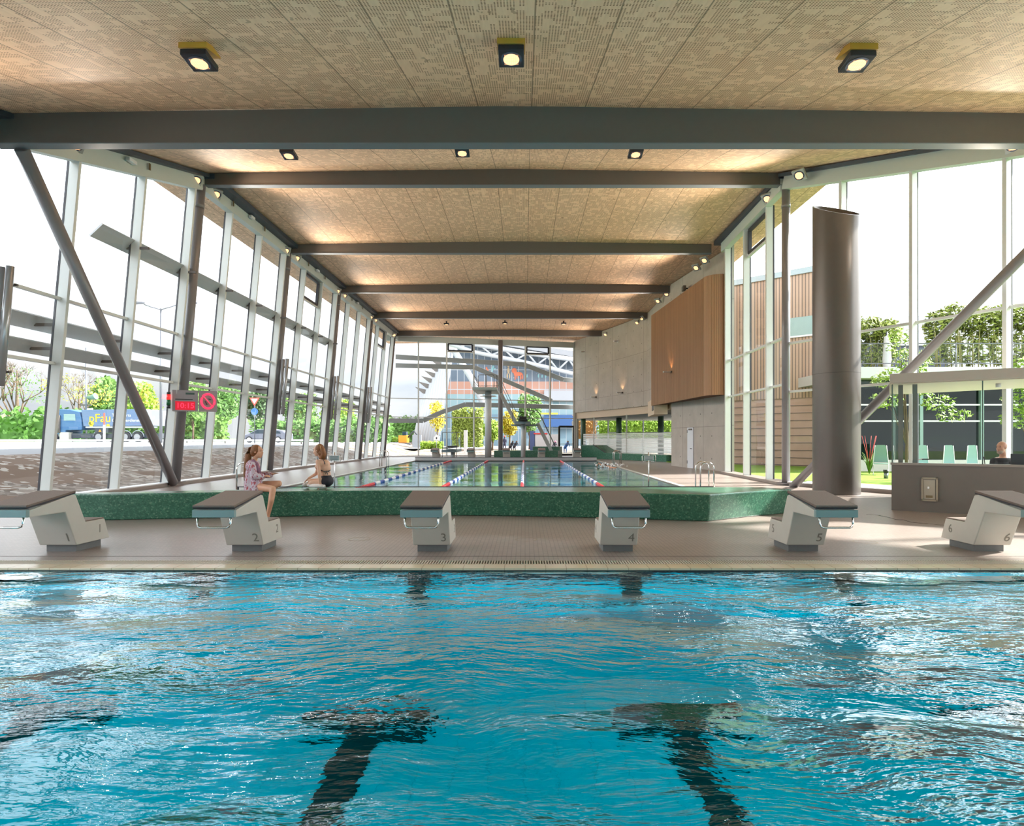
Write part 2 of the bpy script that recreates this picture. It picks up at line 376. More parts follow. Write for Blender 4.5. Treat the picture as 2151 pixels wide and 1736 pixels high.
# ------------------------------------------------------------------ hall geometry
BY = [12.16, 19.75, 27.0, 34.3, 41.6, 48.8]          # beam lines
WX = lambda z: -11.63 + .0905*z                       # leaning left glass wall
def ceil_z(y): return 10.2 - .28*(BY[1]-y) if y < BY[1] else 10.2
def ridge(x): return .15*max(0, 1-abs(x+.5)/9.5)
# ceiling (roof deck) with eaves over the straight part
mb = MB()
def ceil_strip(ys, xl, xr):
    xs = [xl, -.5, xr]
    vs = []
    for y in ys:
        for x in xs: vs.append((x, y, ceil_z(y)+ridge(x)))
        for x in xs: vs.append((x, y, ceil_z(y)+ridge(x)+.45))
    fs = []
    for k in range(len(ys)-1):
        a = k*6; b_ = a+6
        for i in (0, 1): fs += [(a+i, a+i+1, b_+i+1, b_+i), (a+3+i, b_+3+i, b_+4+i, a+4+i)]
        fs += [(a, b_, b_+3, a+3), (a+2, a+5, b_+5, b_+2)]
    fs += [(0, 3, 4, 1), (1, 4, 5, 2)]; e = (len(ys)-1)*6; fs += [(e, e+1, e+4, e+3), (e+1, e+2, e+5, e+4)]
    mb.vf(vs, fs)
ceil_strip([-7, BY[0], BY[1]], -10.75, 10.2)
mb.vf([(10.2, -7, ceil_z(-7)), (23, -7, ceil_z(-7)), (10.2, BY[1], 10.2), (8.6, BY[1], 10.2)], [(0, 1, 2)])
ceil_strip([BY[1], 55.2], -12.5, 10.3)
struct(mb.build('ceiling', 'perforated_wood'))

# floor slabs
RW = [(22.5, -7), (22.5, -7), (8.62, 19.75), (8.9, 26.3), (9.15, 28.0), (8.2, 33.9)]
def fl(name, poly, z0=-.35, z1=0, m='deck_tiles'):
    return struct(MB().prism(poly, z0, z1).build(name, m))
fl('floor', [(-11.75, 7.55), (15.0, 7.55), (8.62, 19.75), (8.6, 20), (8.6, 16.0), (-11.75, 16.0)][:2] + [(12.1, 13.2), (10.6, 16.0), (-11.75, 16.0)])
fl('floor_left', [(-11.75, 16), (-7.6, 16), (-7.6, 41.8), (-11.75, 41.8)])
fl('floor_right', [(4.95, 16), (10.6, 16), (8.62, 19.75), (8.9, 26.3), (9.3, 28.1), (8.4, 34), (15, 36), (15, 41.8), (4.95, 41.8)])
fl('floor_back', [(-11.75, 41.8), (15, 41.8), (15, 54.4), (4.5, 54.4), (-11.75, 50.4)])
# pool edge: coping, grate channel, slot
struct(MB().prism([(-11.75, 7.10), (15, 7.10), (15, 7.33), (-11.75, 7.33)], -.028, .0).build('trim_coping', 'coping_tiles', bevel=.006))
mb = MB(); x = -11.7
mb.lo((-11.75, 7.33, -.1), (15, 7.55, -.05))
tag(mb.build('drain_channel', BLACK), kind='structure')
mb = MB()
while x < 12:
    mb.lo((x, 7.34, -.045), (x+.015, 7.54, -.002)); x += .033
mb.lo((-11.75, 7.33, -.045), (12, 7.342, 0)); mb.lo((-11.75, 7.538, -.045), (12, 7.55, 0))
tag(mb.build('drain_grate', mat('grate_beige', (.50, .45, .37), .5, 0, .04)), 'long beige slotted overflow grate running along the near pool edge', 'grate')
tag(MB().lo((-11.7, 7.80, .0005), (12, 7.815, .002)).build('expansion_joint', mat('joint_dark', (.12, .10, .09), .7, 0, 0)), kind='structure')
# three round floor drains flush in the tiles
dr = None
for px, py, lb in ((1105, 1134, 'faint round access cover in the tiles between starting blocks 3 and 4'), (1460, 1139-5, 'faint round access cover in the tiles between starting blocks 4 and 5'), (1817, 1139, 'faint round access cover in the tiles right of starting block 5'), (755, 1133, 'faint round access cover in the tiles between starting blocks 2 and 3')):
    Y = 1270*CAMZ/(py-922); X = (px-1103)/1270*Y
    if dr is None:
        mb = MB(); n = 32
        o_ = [(.165*math.cos(2*PI*i/n), .165*math.sin(2*PI*i/n), .003) for i in range(n)]; i_ = [(.15*math.cos(2*PI*i/n), .15*math.sin(2*PI*i/n), .003) for i in range(n)]
        mb.vf(o_+i_, [(i, (i+1) % n, n+(i+1) % n, n+i) for i in range(n)])
        dr = mb.build('access_cover', mat('cover_ring', (.36, .30, .22), .5, .2, 0)); dr.location = (X, Y, 0); tag(dr, lb, 'floor cover', 'round covers in the deck')
    else:
        d = dr.copy(); COL.objects.link(d); d.location = (X, Y, 0); tag(d, lb, 'floor cover', 'round covers in the deck')

# ------------------------------------------------------------------ near pool
PD = -1.63
bas = struct(bpy.data.objects.new('pool_basin', None)); COL.objects.link(bas)
px0, px1, py0, py1 = -8.75, 11.3, -9.0, 7.12
tag(bas, kind='structure')
mb = MB(); mb.lo((px0-.2, py0-.2, PD-.2), (px1+.2, py1+.2, PD)); o = mb.build('basin_floor', 'pool_tiles', bas)
mb = MB(); mb.lo((px0-.2, py0, PD), (px0, py1+.2, -.05)); mb.lo((px1, py0, PD), (px1+.2, py1+.2, -.05)); mb.lo((px0, py1, PD), (px1, py1+.2, -.05)); mb.lo((px0, py0-.2, PD), (px1, py0, -.05))
mb.build('basin_wall', 'pool_tiles', bas)
LX = [-6.25, -3.75, -1.25, 1.25, 3.75, 6.25, 8.75]
for lx in LX[:]:
    if lx > 8: continue
    mb = MB(); mb.lo((lx-.125, py0+2, PD), (lx+.125, 4.95, PD+.006)); mb.lo((lx-.5, 4.72, PD), (lx+.5, 4.97, PD+.0065)); mb.build('lane_line', POOLBLK, bas)
    mb = MB(); mb.lo((lx-.125, py1-.006, -1.25), (lx+.125, py1, -.08)); mb.lo((lx-.26, py1-.0065, -.33), (lx+.26, py1, -.20)); mb.build('wall_target', POOLBLK, bas)
mb = MB(); mb.lo((px0, py1-.007, -.13), (px1, py1, -.03)); mb.lo((px0, py1-.005, -1.36), (px1, py1, -1.30)); mb.build('dark_tile_line', POOLBLK, bas)
struct(MB().lo((-11.75, py0, -.35), (px0-.0, 7.1, 0)).build('floor_pool_left', 'deck_tiles'))
struct(MB().prism([(px1, py0), (22, py0), (15, 7.1), (px1, 7.1)], -.35, 0).build('floor_pool_right', 'deck_tiles'))
mb = MB(); mb.vf([(px0, py0, -.035), (px1, py0, -.035), (px1, py1, -.035), (px0, py1, -.035)], [(0, 1, 2, 3)])
wo = mb.build('pool_water', 'near_water'); tag(wo, 'rippled turquoise water filling the near pool in the foreground', 'water', kind='stuff')

# ------------------------------------------------------------------ far pool
bas2 = bpy.data.objects.new('pool_basin', None); COL.objects.link(bas2); tag(bas2, kind='structure')
mb = MB(); mb.lo((-7.8, 15.8, -2.2), (5.15, 42, -2.0)); mb.build('basin_floor', 'teal_pool_tiles', bas2)
mb = MB(); mb.lo((-7.8, 16, -2), (-7.6, 41.8, -.03)); mb.lo((4.95, 16, -2), (5.15, 41.8, -.03)); mb.lo((-7.6, 41.8, -2), (4.95, 42, -.03)); mb.lo((-7.6, 15.8, -2), (4.95, 16, -.03)); mb.build('basin_wall', 'teal_pool_tiles', bas2)
mb = MB(); mb.vf([(-7.6, 16, -.025), (4.95, 16, -.025), (4.95, 41.8, -.025), (-7.6, 41.8, -.025)], [(0, 1, 2, 3)])
tag(mb.build('pool_water', 'far_water'), 'calm reflective water of the far pool divided by lane ropes', 'water', kind='stuff')
for X0, X1 in ((-7.75, -7.6), (4.95, 5.10)):
    struct(MB().lo((X0, 16, -.02), (X1, 41.8, .012)).build('trim_pool_edge', mat('pool_edge_pale', (.60, .62, .58), .4, 0, .04)))
t = thing('pool_end_wall', 'low pale end wall with dark rail under the distant starting blocks', 'low wall', (0, 41.8, 0), group='low end walls of the far pool')
MB().lo((-7.6, 0, -.03), (4.95, .3, .225)).build('upstand', mat('upstand_grey', (.50, .50, .50), .3, 0, .03), t)
MB().lo((-7.62, -.02, .225), (4.97, .02, .245)).build('rail', GASK, t)
t = thing('pool_end_wall', 'low glass end screen with thin dark rail just behind the green bench', 'low wall', (0, 16.0, 0), group='low end walls of the far pool')
MB().lo((-7.6, -.02, 0), (4.95, .0, .235)).build('pane', 'window_glass', t)
MB().lo((-7.62, -.04, .235), (4.97, .02, .255)).build('rail', GASK, t)
for xx in (-7.6, 4.93): MB().lo((xx, -.04, 0), (xx+.02, .02, .235)).build('end_post', GASK, t)

# lane ropes
ROPEL = ['leftmost lane rope of red, blue and white floats on the far pool', 'second lane rope from the left on the far pool, red ends', 'lane rope running straight away from the camera on the far pool', 'rightmost lane rope, slanting right to the green bench end']
for i, rx in enumerate((-5.09, -2.57, -.10, 2.43)):
    t = thing('lane_rope', ROPEL[i], 'lane rope', (rx, 16.1, -.02), group='lane ropes of the far pool')
    MB().tube([(0, 0, .02), (0, 25.6, .02)], .008, 6).build('cable', FWHITE, t)
    for nm, mm, fn in (('red_float', RED, lambda y: y < 4.2 or y > 21.2), ('blue_float', BLUE, lambda y: 4.2 <= y <= 21.2 and int(y/.62) % 2 == 0), ('white_float', FWHITE, lambda y: 4.2 <= y <= 21.2 and int(y/.62) % 2 == 1)):
        mb = MB(); y = .05
        while y < 25.4:
            if fn(y): mb.tube([(0, y, .02), (0, y+.015, .02), (0, y+.13, .02), (0, y+.145, .02)], [.035, .058, .058, .035], 8)
            y += .155
        tag(mb.build(nm, mm, t), kind='stuff')

# ------------------------------------------------------------------ beams, columns, braces
BL = ['deep grey steel roof beam spanning the whole frame nearest the camera', 'grey roof beam, second from the camera, ending over both kinked window walls', 'grey roof beam, third from the camera, ending above the timber slat box', 'grey roof beam, fourth from the camera', 'grey roof beam, fifth from the camera', 'grey roof beam farthest away, just before the end window wall']
XR = [13.6, 8.7, 8.33, 8.34, 8.4, 6.8]; XL = [-10.75, -10.65, -10.6, -10.6, -10.6, -10.6]
for i, y in enumerate(BY):
    t = thing('roof_beam', BL[i], 'beam', (0, y, 0), group='grey roof beams')
    top = ceil_z(y); bot = 7.46 if i == 0 else 9.81; dpt = .24
    xl, xr = XL[i], XR[i]
    mb = MB(); n = 5
    vs = []
    xs = [xl, -.5, xr]
    for yy in (0.02, dpt-.02):
        for x in xs: vs.append((x, yy, bot+.02))
        for x in xs: vs.append((x, yy, top+ridge(x)))
    mb.vf(vs, [(0, 1, 4, 3), (1, 2, 5, 4), (6, 9, 10, 7), (7, 10, 11, 8), (0, 3, 9, 6), (2, 8, 11, 5), (3, 4, 10, 9), (4, 5, 11, 10), (0, 6, 7, 1), (1, 7, 8, 2)])
    mb.build('web', STEEL, t)
    MB().lo((xl, 0, bot), (xr, dpt, bot+.02)).build('bottom_flange', FLANGE, t)
def pole(name, label, cat, p, q, r, m=COLM, n=20, group=None, extra=True):
    t = thing(name, label, cat, p, group=group)
    q2 = Vector(q)-Vector(p)
    MB().tube([(0, 0, 0), q2], r, n).build('shaft', m, t)
    if extra:
        d = q2.normalized(); MB().tube([q2-d*.75, q2-d*.62], r+.012, n).build('collar', m, t)
        MB().box((0, 0, .01), (r*3, r*3, .03)).build('base_plate', m, t)
    return t
CL = ['grey leaning round column at the left picture edge under the nearest beam', 'grey leaning round column carrying the red display board', 'grey leaning round column right behind the woman in the patterned robe', 'grey leaning round column left of the woman with bare back', 'grey leaning round column, next to last at the left window wall', 'grey leaning round column in the far left corner of the hall']
for i, y in enumerate(BY):
    zt = 7.46 if i == 0 else 9.81
    pole('column', CL[i], 'column', (-11.42, y, .1), (-11.42+.085*zt, y, zt), .145, group='leaning columns at the left window wall')
pole('diagonal_brace', 'thick grey diagonal brace tube crossing the left window bays', 'brace', (-11.22, 19.3, .10), (-10.32, 12.4, 7.46), .135, extra=False, group='diagonal brace tubes')
pole('column', 'grey round column at the right, left of the big dark pipe column', 'column', (8.52, 19.75, .05), (8.52, 19.75, 9.81), .13, group='columns at the right window wall')
pole('column', 'grey round column at the right end of the nearest roof beam', 'column', (12.2, 12.3, .0), (12.2, 12.3, 7.46), .145, group='columns at the right window wall')
pole('diagonal_brace', 'thick grey diagonal brace tube behind the pipe column and the glass booth', 'brace', (8.4, 19.0, .0), (12.1, 11.8, 7.46), .12, extra=False, group='diagonal brace tubes')
pole('column', 'grey round column in the middle of the far window wall', 'column', (-2.1, 51.6, 0), (-2.1, 51.6, 9.9), .2, extra=False, group='columns at the far window wall')
# big pipe column with slanted open top
t = thing('pipe_column', 'massive dark grey-brown pipe column with slanted open top', 'column', (8.62, 16.75, 0))
mb = MB(); n = 64; r, ri = .60, .565
def topz(a, rr): return 7.85 + .55*math.sin(a)*rr - .12*math.cos(a)*rr
vs = []
for rr, f in ((r, 0), (r, 1), (ri, 1), (ri, 0)):
    for i in range(n):
        a = 2*PI*i/n; vs.append((rr*math.cos(a), rr*math.sin(a), topz(a, rr) if f else 0.0))
fs = []
for k in range(3): fs += [(k*n+i, k*n+(i+1) % n, (k+1)*n+(i+1) % n, (k+1)*n+i) for i in range(n)]
mb.vf(vs, fs); o = mb.build('shell', BIGC, t); o.data.materials.append(mat('rim_highlight', (.6, .6, .62), .3, .5, 0))  # lighter rim colour stands in for the highlight on the edge
for p in o.data.polygons:
    if n <= p.index < 2*n: p.material_index = 1
for p in o.data.polygons: p.use_smooth = True
e = o.modifiers.new('es', 'EDGE_SPLIT'); e.split_angle = R(40)
MB().tube([(0, 0, 3.30), (0, 0, 3.31)], .6015, 64, False).build('weld_seam', mat('seam_dark', (.05, .045, .04), .5, .3, 0), t)

# vertical twin tubes on the left columns
tl = ['pair of slim vertical steel tubes at the left picture edge', 'pair of slim vertical steel tubes on the column behind the robed woman', 'pair of slim vertical steel tubes on the column left of the bare-backed woman', 'pair of slim vertical steel tubes on the next to last left column']
tt = None
for k, y in enumerate((12.45, 27.0, 34.3, 41.6)):
    if tt is None:
        tt = thing('twin_tube_heater', tl[0], 'tubes', (-11.05, y-.2, 2.6))
        for dx in (0, .21): MB().tube([(dx, -dx*.4, 0), (dx+.21, -dx*.4, 2.45)], .075, 14).build('tube', mat('satin_grey_tube', (.36, .37, .38), .25, .4, .03), tt)
        for z in (.3, 2.1): MB().box((.12+z*.085, .06, z), (.3, .05, .04)).build('bracket', STEEL, tt)
        tt['group'] = 'tube pairs on the left columns'
        if k == 0: tt.location = (-10.95, y, 2.6)
    else: dup(tt, (-10.95, y-.15, 2.6), label=tl[k])

# ------------------------------------------------------------------ curtain walls
WN = [0]
def bay(p0, p1, h0, h1, lean=(0, 0), trans=(3.32, 4.87), zb=.1, inn=(1, 0), mul=True, vent=None, depth=.24, w=.09, pane_m='window_glass', last=False):
    """one window bay between two posts; p0,p1 on the glass line, inn = inward direction"""
    WN[0] += 1
    root = struct(bpy.data.objects.new('window_%d' % WN[0], None)); COL.objects.link(root)
    p0, p1, inn, lean = Vector((*p0, 0)), Vector((*p1, 0)), Vector((*inn, 0)).normalized(), Vector((*lean, 0))
    P = lambda s, z: p0.lerp(p1, s) + lean*z + Vector((0, 0, z))
    H = lambda s: h0+(h1-h0)*s
    al = (p1-p0).normalized()
    def post(s, nm='mullion'):
        a, b_ = P(s, zb), P(s, H(s)+.05); off = inn*(depth/2)
        MB().bar(a+off, b_+off, w, depth, inn).build(nm, WHITE, root, bevel=.006)
        off2 = inn*(-.02)
        MB().bar(a+off2, b_+off2, w+.015, .05, inn).build('gasket', GASK, root)
    if mul: post(0)
    if last: post(1)
    zs = [zb]+[z for z in trans]+[None]
    for z in trans:
        MB().bar(P(0, z)+inn*.05, P(1, z)+inn*.05, .07, .10, inn).build('transom', WHITE, root)
    lv = [zb]+list(trans)
    tops = list(trans)+[None]
    for a, b_ in zip(lv, tops):
        v = [P(0, a), P(1, a), P(1, H(1) if b_ is None else b_), P(0, H(0) if b_ is None else b_)]
        mb = MB(); mb.vf([tuple(x) for x in v], [(0, 1, 2, 3)]); mb.build('pane', pane_m, root)
    if vent:
        z0 = vent
        for a, b_ in ((P(0.06, z0), P(.94, z0)), (P(.06, H(.06)-.05), P(.94, H(.94)-.05)), (P(.06, z0), P(.06, H(0)-.05)), (P(.94, z0), P(.94, H(1)-.05))):
            MB().bar(a+inn*.04, b_+inn*.04, .12, .12, inn).build('vent_frame', GASK, root)
        MB().bar(P(0, z0-.1)+inn*.05, P(1, z0-.1)+inn*.05, .07, .10, inn).build('transom', WHITE, root)
    return root
YM = [19.35+2.43*n for n in range(-5, 13)]
hd = lambda y: ceil_z(y)-.56
for k, (a, b_) in enumerate(zip(YM, YM[1:]+[50.0])):
    if b_ <= a+.3: continue
    n = k-5
    bay((WX(0), a), (WX(0), b_), hd(a), hd(b_), lean=(.0905, 0), inn=(1, 0), vent=8.45 if n in (4, 10) else None, last=False)
def headband(name, p0, p1, z0, z1, inn, t=.48, th=.12):
    p0, p1 = Vector((*p0, z0+t/2)), Vector((*p1, z1+t/2)); inn = Vector((*inn, 0)).normalized()
    o = MB().bar(p0+inn*.16, p1+inn*.16, t, th*2, inn).build(name, BAND, None); struct(o); return o
xh = lambda z: WX(z)
headband('trim_head_left', (xh(hd(7.2)), 7.2), (xh(hd(19.6)), 19.6), hd(7.2), hd(19.6), (1, 0))
headband('trim_head_left', (xh(9.64), 19.6), (xh(9.64), 50.0), 9.64, 9.64, (1, 0))
struct(MB().lo((-10.76, 19.75, 10.02), (-10.15, 50.5, 10.19)).build('trim_ceiling_left', DKBLUE))
o = MB().bar((-10.55, 7.2, ceil_z(7.2)-.05), (-10.55, 19.75, 10.12), .5, .10, (0, -.27, 1)).build('trim_ceiling_left', DKBLUE); struct(o)
# sills
struct(MB().lo((-11.72, 7.2, 0), (-11.32, 50.2, .10)).build('trim_sill_left', CURB, bevel=.005))
struct(MB().lo((-11.72, 7.2, .10), (-11.36, 50.2, .125)).build('trim_sill_left', WPAINT))
# small things on the head band: opener motors
mo = None
for i, y in enumerate((16.9, 19.2+2.4, 24.2, 29.1, 31.5, 36.4, 38.8)):
    if mo is None:
        mo = tag(MB().lo((0, -.03, -.09), (.03, .03, .09)).build('window_motor', mat('brass_hook', (.20, .15, .08), .4, .6, 0)), 'tiny brass hook on the pale band above the left windows', 'hook', 'hooks on the left head band'); o = mo
    else: o = mo.copy(); COL.objects.link(o)
    z = hd(y)+.28; o.location = (xh(z)+.30, y, z)
mo = None
for i, (y, lb) in enumerate(((16.1, 'small white box lamp on the head band left of the nearest column'), (23.0, 'small white box lamp on the head band right of the display column'), (30.3, 'small white box lamp on the head band between the third and fourth beams'), (37.5, 'small white box lamp on the head band between the fourth and fifth beams'))):
    if mo is None: mo = MB().lo((0, -.16, -.05), (.12, .16, .05)).build('emergency_light', WPAINT, bevel=.015); o = mo
    else: o = mo.copy(); COL.objects.link(o)
    z = hd(y)+.3; o.location = (xh(z)+.28, y, z); tag(o, lb, 'lamp', 'box lamps on the head band')

# far window wall
FP = [(-10.8, 50.0)]; 
def farpt(px):
    r_ = (px-1103)/1270; # wall line from (-11.6,50) to (4.35,54)
    m_ = 4/15.95; Y = (50+11.6*m_)/(1-r_*m_); return (r_*Y, Y)
FPX = [812, 878.8, 938, 995, 1053, 1103, 1154.7, 1205]
fpts = [farpt(p) for p in FPX]
inn = Vector((4, -15.95)).normalized()
for i, (a, b_) in enumerate(zip(fpts, fpts[1:])):
    bay(a, b_, 9.62, 9.62, inn=inn, vent=9.0 if i in (2, 5) else None, depth=.22, w=.10, last=(i == 6), mul=(i > 0))
headband('trim_head_back', fpts[0], fpts[-1], 9.60, 9.60, inn)
mb = MB(); mb.bar((*fpts[0], .06), (*fpts[-1], .06), .12, .4, inn.to_3d()); struct(mb.build('trim_sill_back', WPAINT))
# exit door in the far wall
d = struct(bpy.data.objects.new('door_1', None)); COL.objects.link(d)
a, b_ = Vector((*farpt(1173.5), 0)), Vector((*farpt(1204), 0)); off = inn.to_3d()*.15
for p, q in ((a, a+Vector((0, 0, 2.6))), (b_, b_+Vector((0, 0, 2.6))), (a+Vector((0, 0, 2.6)), b_+Vector((0, 0, 2.6))), (a+Vector((0, 0, .12)), b_+Vector((0, 0, .12)))):
    MB().bar(p+off, q+off, .16, .12, inn.to_3d()).build('door_frame', BLACK, d)
mb = MB(); mb.vf([tuple(a+off+Vector((0, 0, .1))), tuple(b_+off+Vector((0, 0, .1))), tuple(b_+off+Vector((0, 0, 2.6))), tuple(a+off+Vector((0, 0, 2.6)))], [(0, 1, 2, 3)]); mb.build('pane', 'window_glass', d)
MB().bar(a+off*1.5+Vector((.1, 0, 1.05)), b_+off*1.5+Vector((-.1, 0, 1.05)), .04, .05, inn.to_3d()).build('push_bar', CHROME, d)

# right glazed wall, straight far part and kinked near part
R1 = [(8.80, 25.9), (8.74, 23.55), (8.68, 21.2), (8.62, 19.75)]
for i, (a, b_) in enumerate(zip(R1, R1[1:])):
    bay(a, b_, 9.64, 9.64, inn=(-1, 0), vent=8.7 if i == 1 else None)
kx = lambda y: 8.62+.52*(19.75-y)
R2 = [19.75, 18.0, 16.2, 14.3, 12.35, 10.4, 8.45, 6.5]
inr = (-1, -.52)
for i, (a, b_) in enumerate(zip(R2, R2[1:])):
    bay((kx(a), a), (kx(b_), b_), hd(a), hd(b_), inn=inr, mul=(i > 0), trans=(3.05, 4.62))
headband('trim_head_right', (8.62, 19.75), (8.8, 26.3), 9.64, 9.64, (-1, 0))
headband('trim_head_right', (kx(6.5), 6.5), (8.62, 19.75), hd(6.5), 9.64, inr)
struct(MB().lo((8.3, 19.75, 10.02), (8.95, 26.6, 10.19)).build('trim_ceiling_right', DKBLUE))
struct(MB().bar((kx(6.5)-.25, 6.5, ceil_z(6.5)-.05), (8.40, 19.75, 10.12), .4, .10, (0, -.27, 1)).build('trim_ceiling_right', DKBLUE))
struct(MB().prism([(8.30, 20.0), (8.9, 19.6), (9.05, 26.3), (8.5, 26.3)], 0, .10).build('trim_sill_right', CURB))
struct(MB().prism([(kx(6.5)-.33, 6.5), (kx(6.5)+.1, 6.5), (8.85, 19.75), (8.30, 20.0)], 0, .10).build('trim_sill_right', CURB))
struct(MB().prism([(kx(6.5)-.28, 6.5), (kx(6.5)+.1, 6.5), (8.85, 19.75), (8.36, 19.9)], .10, .125).build('trim_sill_right', WPAINT))

# ------------------------------------------------------------------ concrete walls on the right
def wall(name, pts, z0, z1, th=.3, m='concrete', side=1):
    mb = MB(); L_ = 0
    for a, b_ in zip(pts, pts[1:]):
        a, b_ = Vector(a), Vector(b_); n_ = Vector((b_-a).yx); n_ = Vector((-(b_-a).y, (b_-a).x)).normalized()*th*side
        l = (b_-a).length
        vs = [(*a, z0), (*b_, z0), (*b_, z1), (*a, z1), (*(a+n_), z0), (*(b_+n_), z0), (*(b_+n_), z1), (*(a+n_), z1)]
        uv = [(L_, z0), (L_+l, z0), (L_+l, z1), (L_, z1)]*2
        mb.vf(vs, [(0, 1, 2, 3), (5, 4, 7, 6), (0, 4, 5, 1), (3, 2, 6, 7), (0, 3, 7, 4), (1, 5, 6, 2)], uv); L_ += l
    return struct(mb.build(name, m))
wall('wall_right', [(8.8, 26.35), (9.15, 27.9), (8.2, 33.9)], 0, 10.19, side=-1)
wall('wall_right_upper', [(8.2, 33.9), (8.45, 38.5), (8.45, 42.0), (7.5, 45.2), (4.35, 54.0)], 3.82, 10.19, side=-1)
wall('wall_right_band', [(8.35, 33.9), (8.6, 38.5), (8.6, 42.0), (7.65, 45.2), (4.5, 54.0)], 3.28, 3.84, m='cream_plaster', side=-1)
struct(MB().lo((4.3, 53.8, 0), (4.75, 54.2, 9.9)).build('wall_corner_post', 'concrete'))
# air box under the slats
t = thing('air_duct_box', 'cream bulkhead box with a small grey grille left of the slat box', 'duct', (0, 0, 0))
MB().prism([(7.55, 35.4), (8.3, 35.2), (8.5, 39.4), (8.0, 39.4)], 2.95, 3.9).build('casing', CREAM, t)
MB().prism([(7.50, 35.65), (7.60, 35.5), (7.75, 36.6), (7.68, 36.7)], 3.2, 3.75).build('grille', STEEL, t)
# slatted timber box
t = thing('slat_clad_box', 'timber slat cladding box with rounded end projecting from the concrete wall', 'cladding', (0, 0, 0))
path = [Vector((7.50, 35.7))]
a0, a1 = Vector((7.50, 35.7)), Vector((8.10, 27.4))
K = 74
for i in range(1, K+1): path.append(a0.lerp(a1, i/K))
cx, cyy, rr = 8.10+.62, 27.35, .62
for i in range(1, 15): a = PI + (PI/2)*i/14; path.append(Vector((cx+rr*math.cos(a), cyy+rr*math.sin(a))))
for i in range(1, 4): path.append(Vector((cx+.09*i, cyy-rr)))
mb = MB()
for i, p in enumerate(path):
    q = path[min(i+1, len(path)-1)]; q0 = path[max(0, i-1)]; d_ = (q-q0).normalized(); an = math.atan2(d_.y, d_.x)
    zb = 3.46; mb.box((p.x, p.y, (zb+8.8)/2), (.068, .09, 8.8-zb), an)
mb.build('slats', OAK, t)
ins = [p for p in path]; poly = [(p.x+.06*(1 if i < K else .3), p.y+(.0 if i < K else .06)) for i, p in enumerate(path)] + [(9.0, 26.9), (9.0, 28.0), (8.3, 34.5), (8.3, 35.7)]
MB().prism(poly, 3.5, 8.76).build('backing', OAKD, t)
# white service door
d = struct(bpy.data.objects.new('door_2', None)); COL.objects.link(d)
da = Vector((9.15, 27.9)); db = Vector((8.2, 33.9)); dirn = (db-da).normalized()
def cw(px):  # point on concrete wall under the slats
    r_ = (px-1103)/1270; s_ = (da.x-r_*da.y)/(r_*dirn.y-dirn.x); return da+dirn*s_
p, q = cw(1457.5), cw(1445.5); nn = Vector((-dirn.y, dirn.x))*.02
nn = nn if nn.x < 0 else -nn
MB().bar((*(p+nn), 1.05), (*(q+nn), 1.05), 2.1, .06, nn.to_3d()).build('leaf', mat('door_white', (.70, .74, .80), .4, 0, .02), d)
MB().bar((*(p+nn*2.2+dirn*.15), 1.0), (*(p+nn*2.2+dirn*.32), 1.0), .04, .06, nn.to_3d()).build('handle', BLACK, d)
for z in (.3, 1.9): MB().bar((*(q+nn*2), z-.08), (*(q+nn*2), z+.08), .05, .05, nn.to_3d()).build('hinge', STEEL, d)
MB().bar((*(p+nn*2.4+dirn*.1), 2.0), (*(p+nn*2.4+dirn*.5), 2.0), .08, .06, nn.to_3d()).build('door_closer', STEEL, d)
# concrete wall end pilaster seam and downpipe
tag(MB().tube([(8.72, 26.25, 0), (8.72, 26.25, 3.3)], .05, 10).build('downpipe', STEEL), 'thin grey pipe in the corner right of the white service door', 'pipe')
# ------------------------------------------------------------------ green mosaic benches
front = [(-8.75, 11.15), (-7.74, 11.17), (-6.0, 11.45), (-4.3, 11.74), (-2.8, 11.90), (-.6, 11.80), (1.4, 11.48), (3.36, 11.0), (4.3, 11.62), (5.40, 12.25)]
rear = [(5.0, 12.72), (3.9, 12.72), (-2.9, 12.70), (-4.5, 12.45), (-5.75, 12.1), (-8.4, 11.42)]
def bench(name, label, fr, re, h, lean=.05, group=None):
    t = thing(name, label, 'bench', (0, 0, 0), group=group)
    n = len(fr); fb = [Vector((x, y-0.0)) for x, y in fr]; ft = [Vector((x, y)) for x, y in fr]
    mb = MB(); poly_b = [tuple(v) for v in fb]+re; poly_t = [(v.x, v.y+lean*0) for v in ft]+re
    m_ = len(poly_b)
    mb.vf([(x, y+.10*(1 if i < n else 0), 0) for i, (x, y) in enumerate(poly_b)]+[(x, y, h) for x, y in poly_t], [tuple(range(m_))[::-1], tuple(range(m_, 2*m_))]+[(i, (i+1) % m_, m_+(i+1) % m_, m_+i) for i in range(m_)])
    mb.build('bench_body', 'green_mosaic', t, bevel=.025)
    return t
bench('mosaic_bench', 'long kinked green mosaic bench between the two pools', [(x, y-.0) for x, y in front], rear, .5, group='green mosaic benches')
t = thing('mosaic_bench', 'green mosaic bench with sloping high end under the striped gallery glass', 'bench', (0, 0, 0), group='green mosaic benches')
A = Vector((4.4, 47.2)); B = Vector((9.2, 39.4)); D = (B-A).normalized(); Np = Vector((-D.y, D.x))
if Np.x < 0: Np = -Np
l = (B-A).length
prof = [(0, 0), (0, 1.02), (1.5, 1.02), (2.9, .47), (l, .44), (l, 0)]
mb = MB(); n = len(prof)
mb.vf([(*(A+D*s), z) for s, z in prof]+[(*(A+D*s+Np*1.3), z) for s, z in prof], [tuple(range(n)), tuple(range(n, 2*n))[::-1]]+[(i, n+i, n+(i+1) % n, (i+1) % n) for i in range(n)])
mb.build('bench_body', 'green_mosaic', t, bevel=.02)
mb = MB(); mb.bar((*(A+D*1.45), 1.06), (*(A+D*2.95), .50), .05, .04); mb.build('sloping_rail', GASK, t)
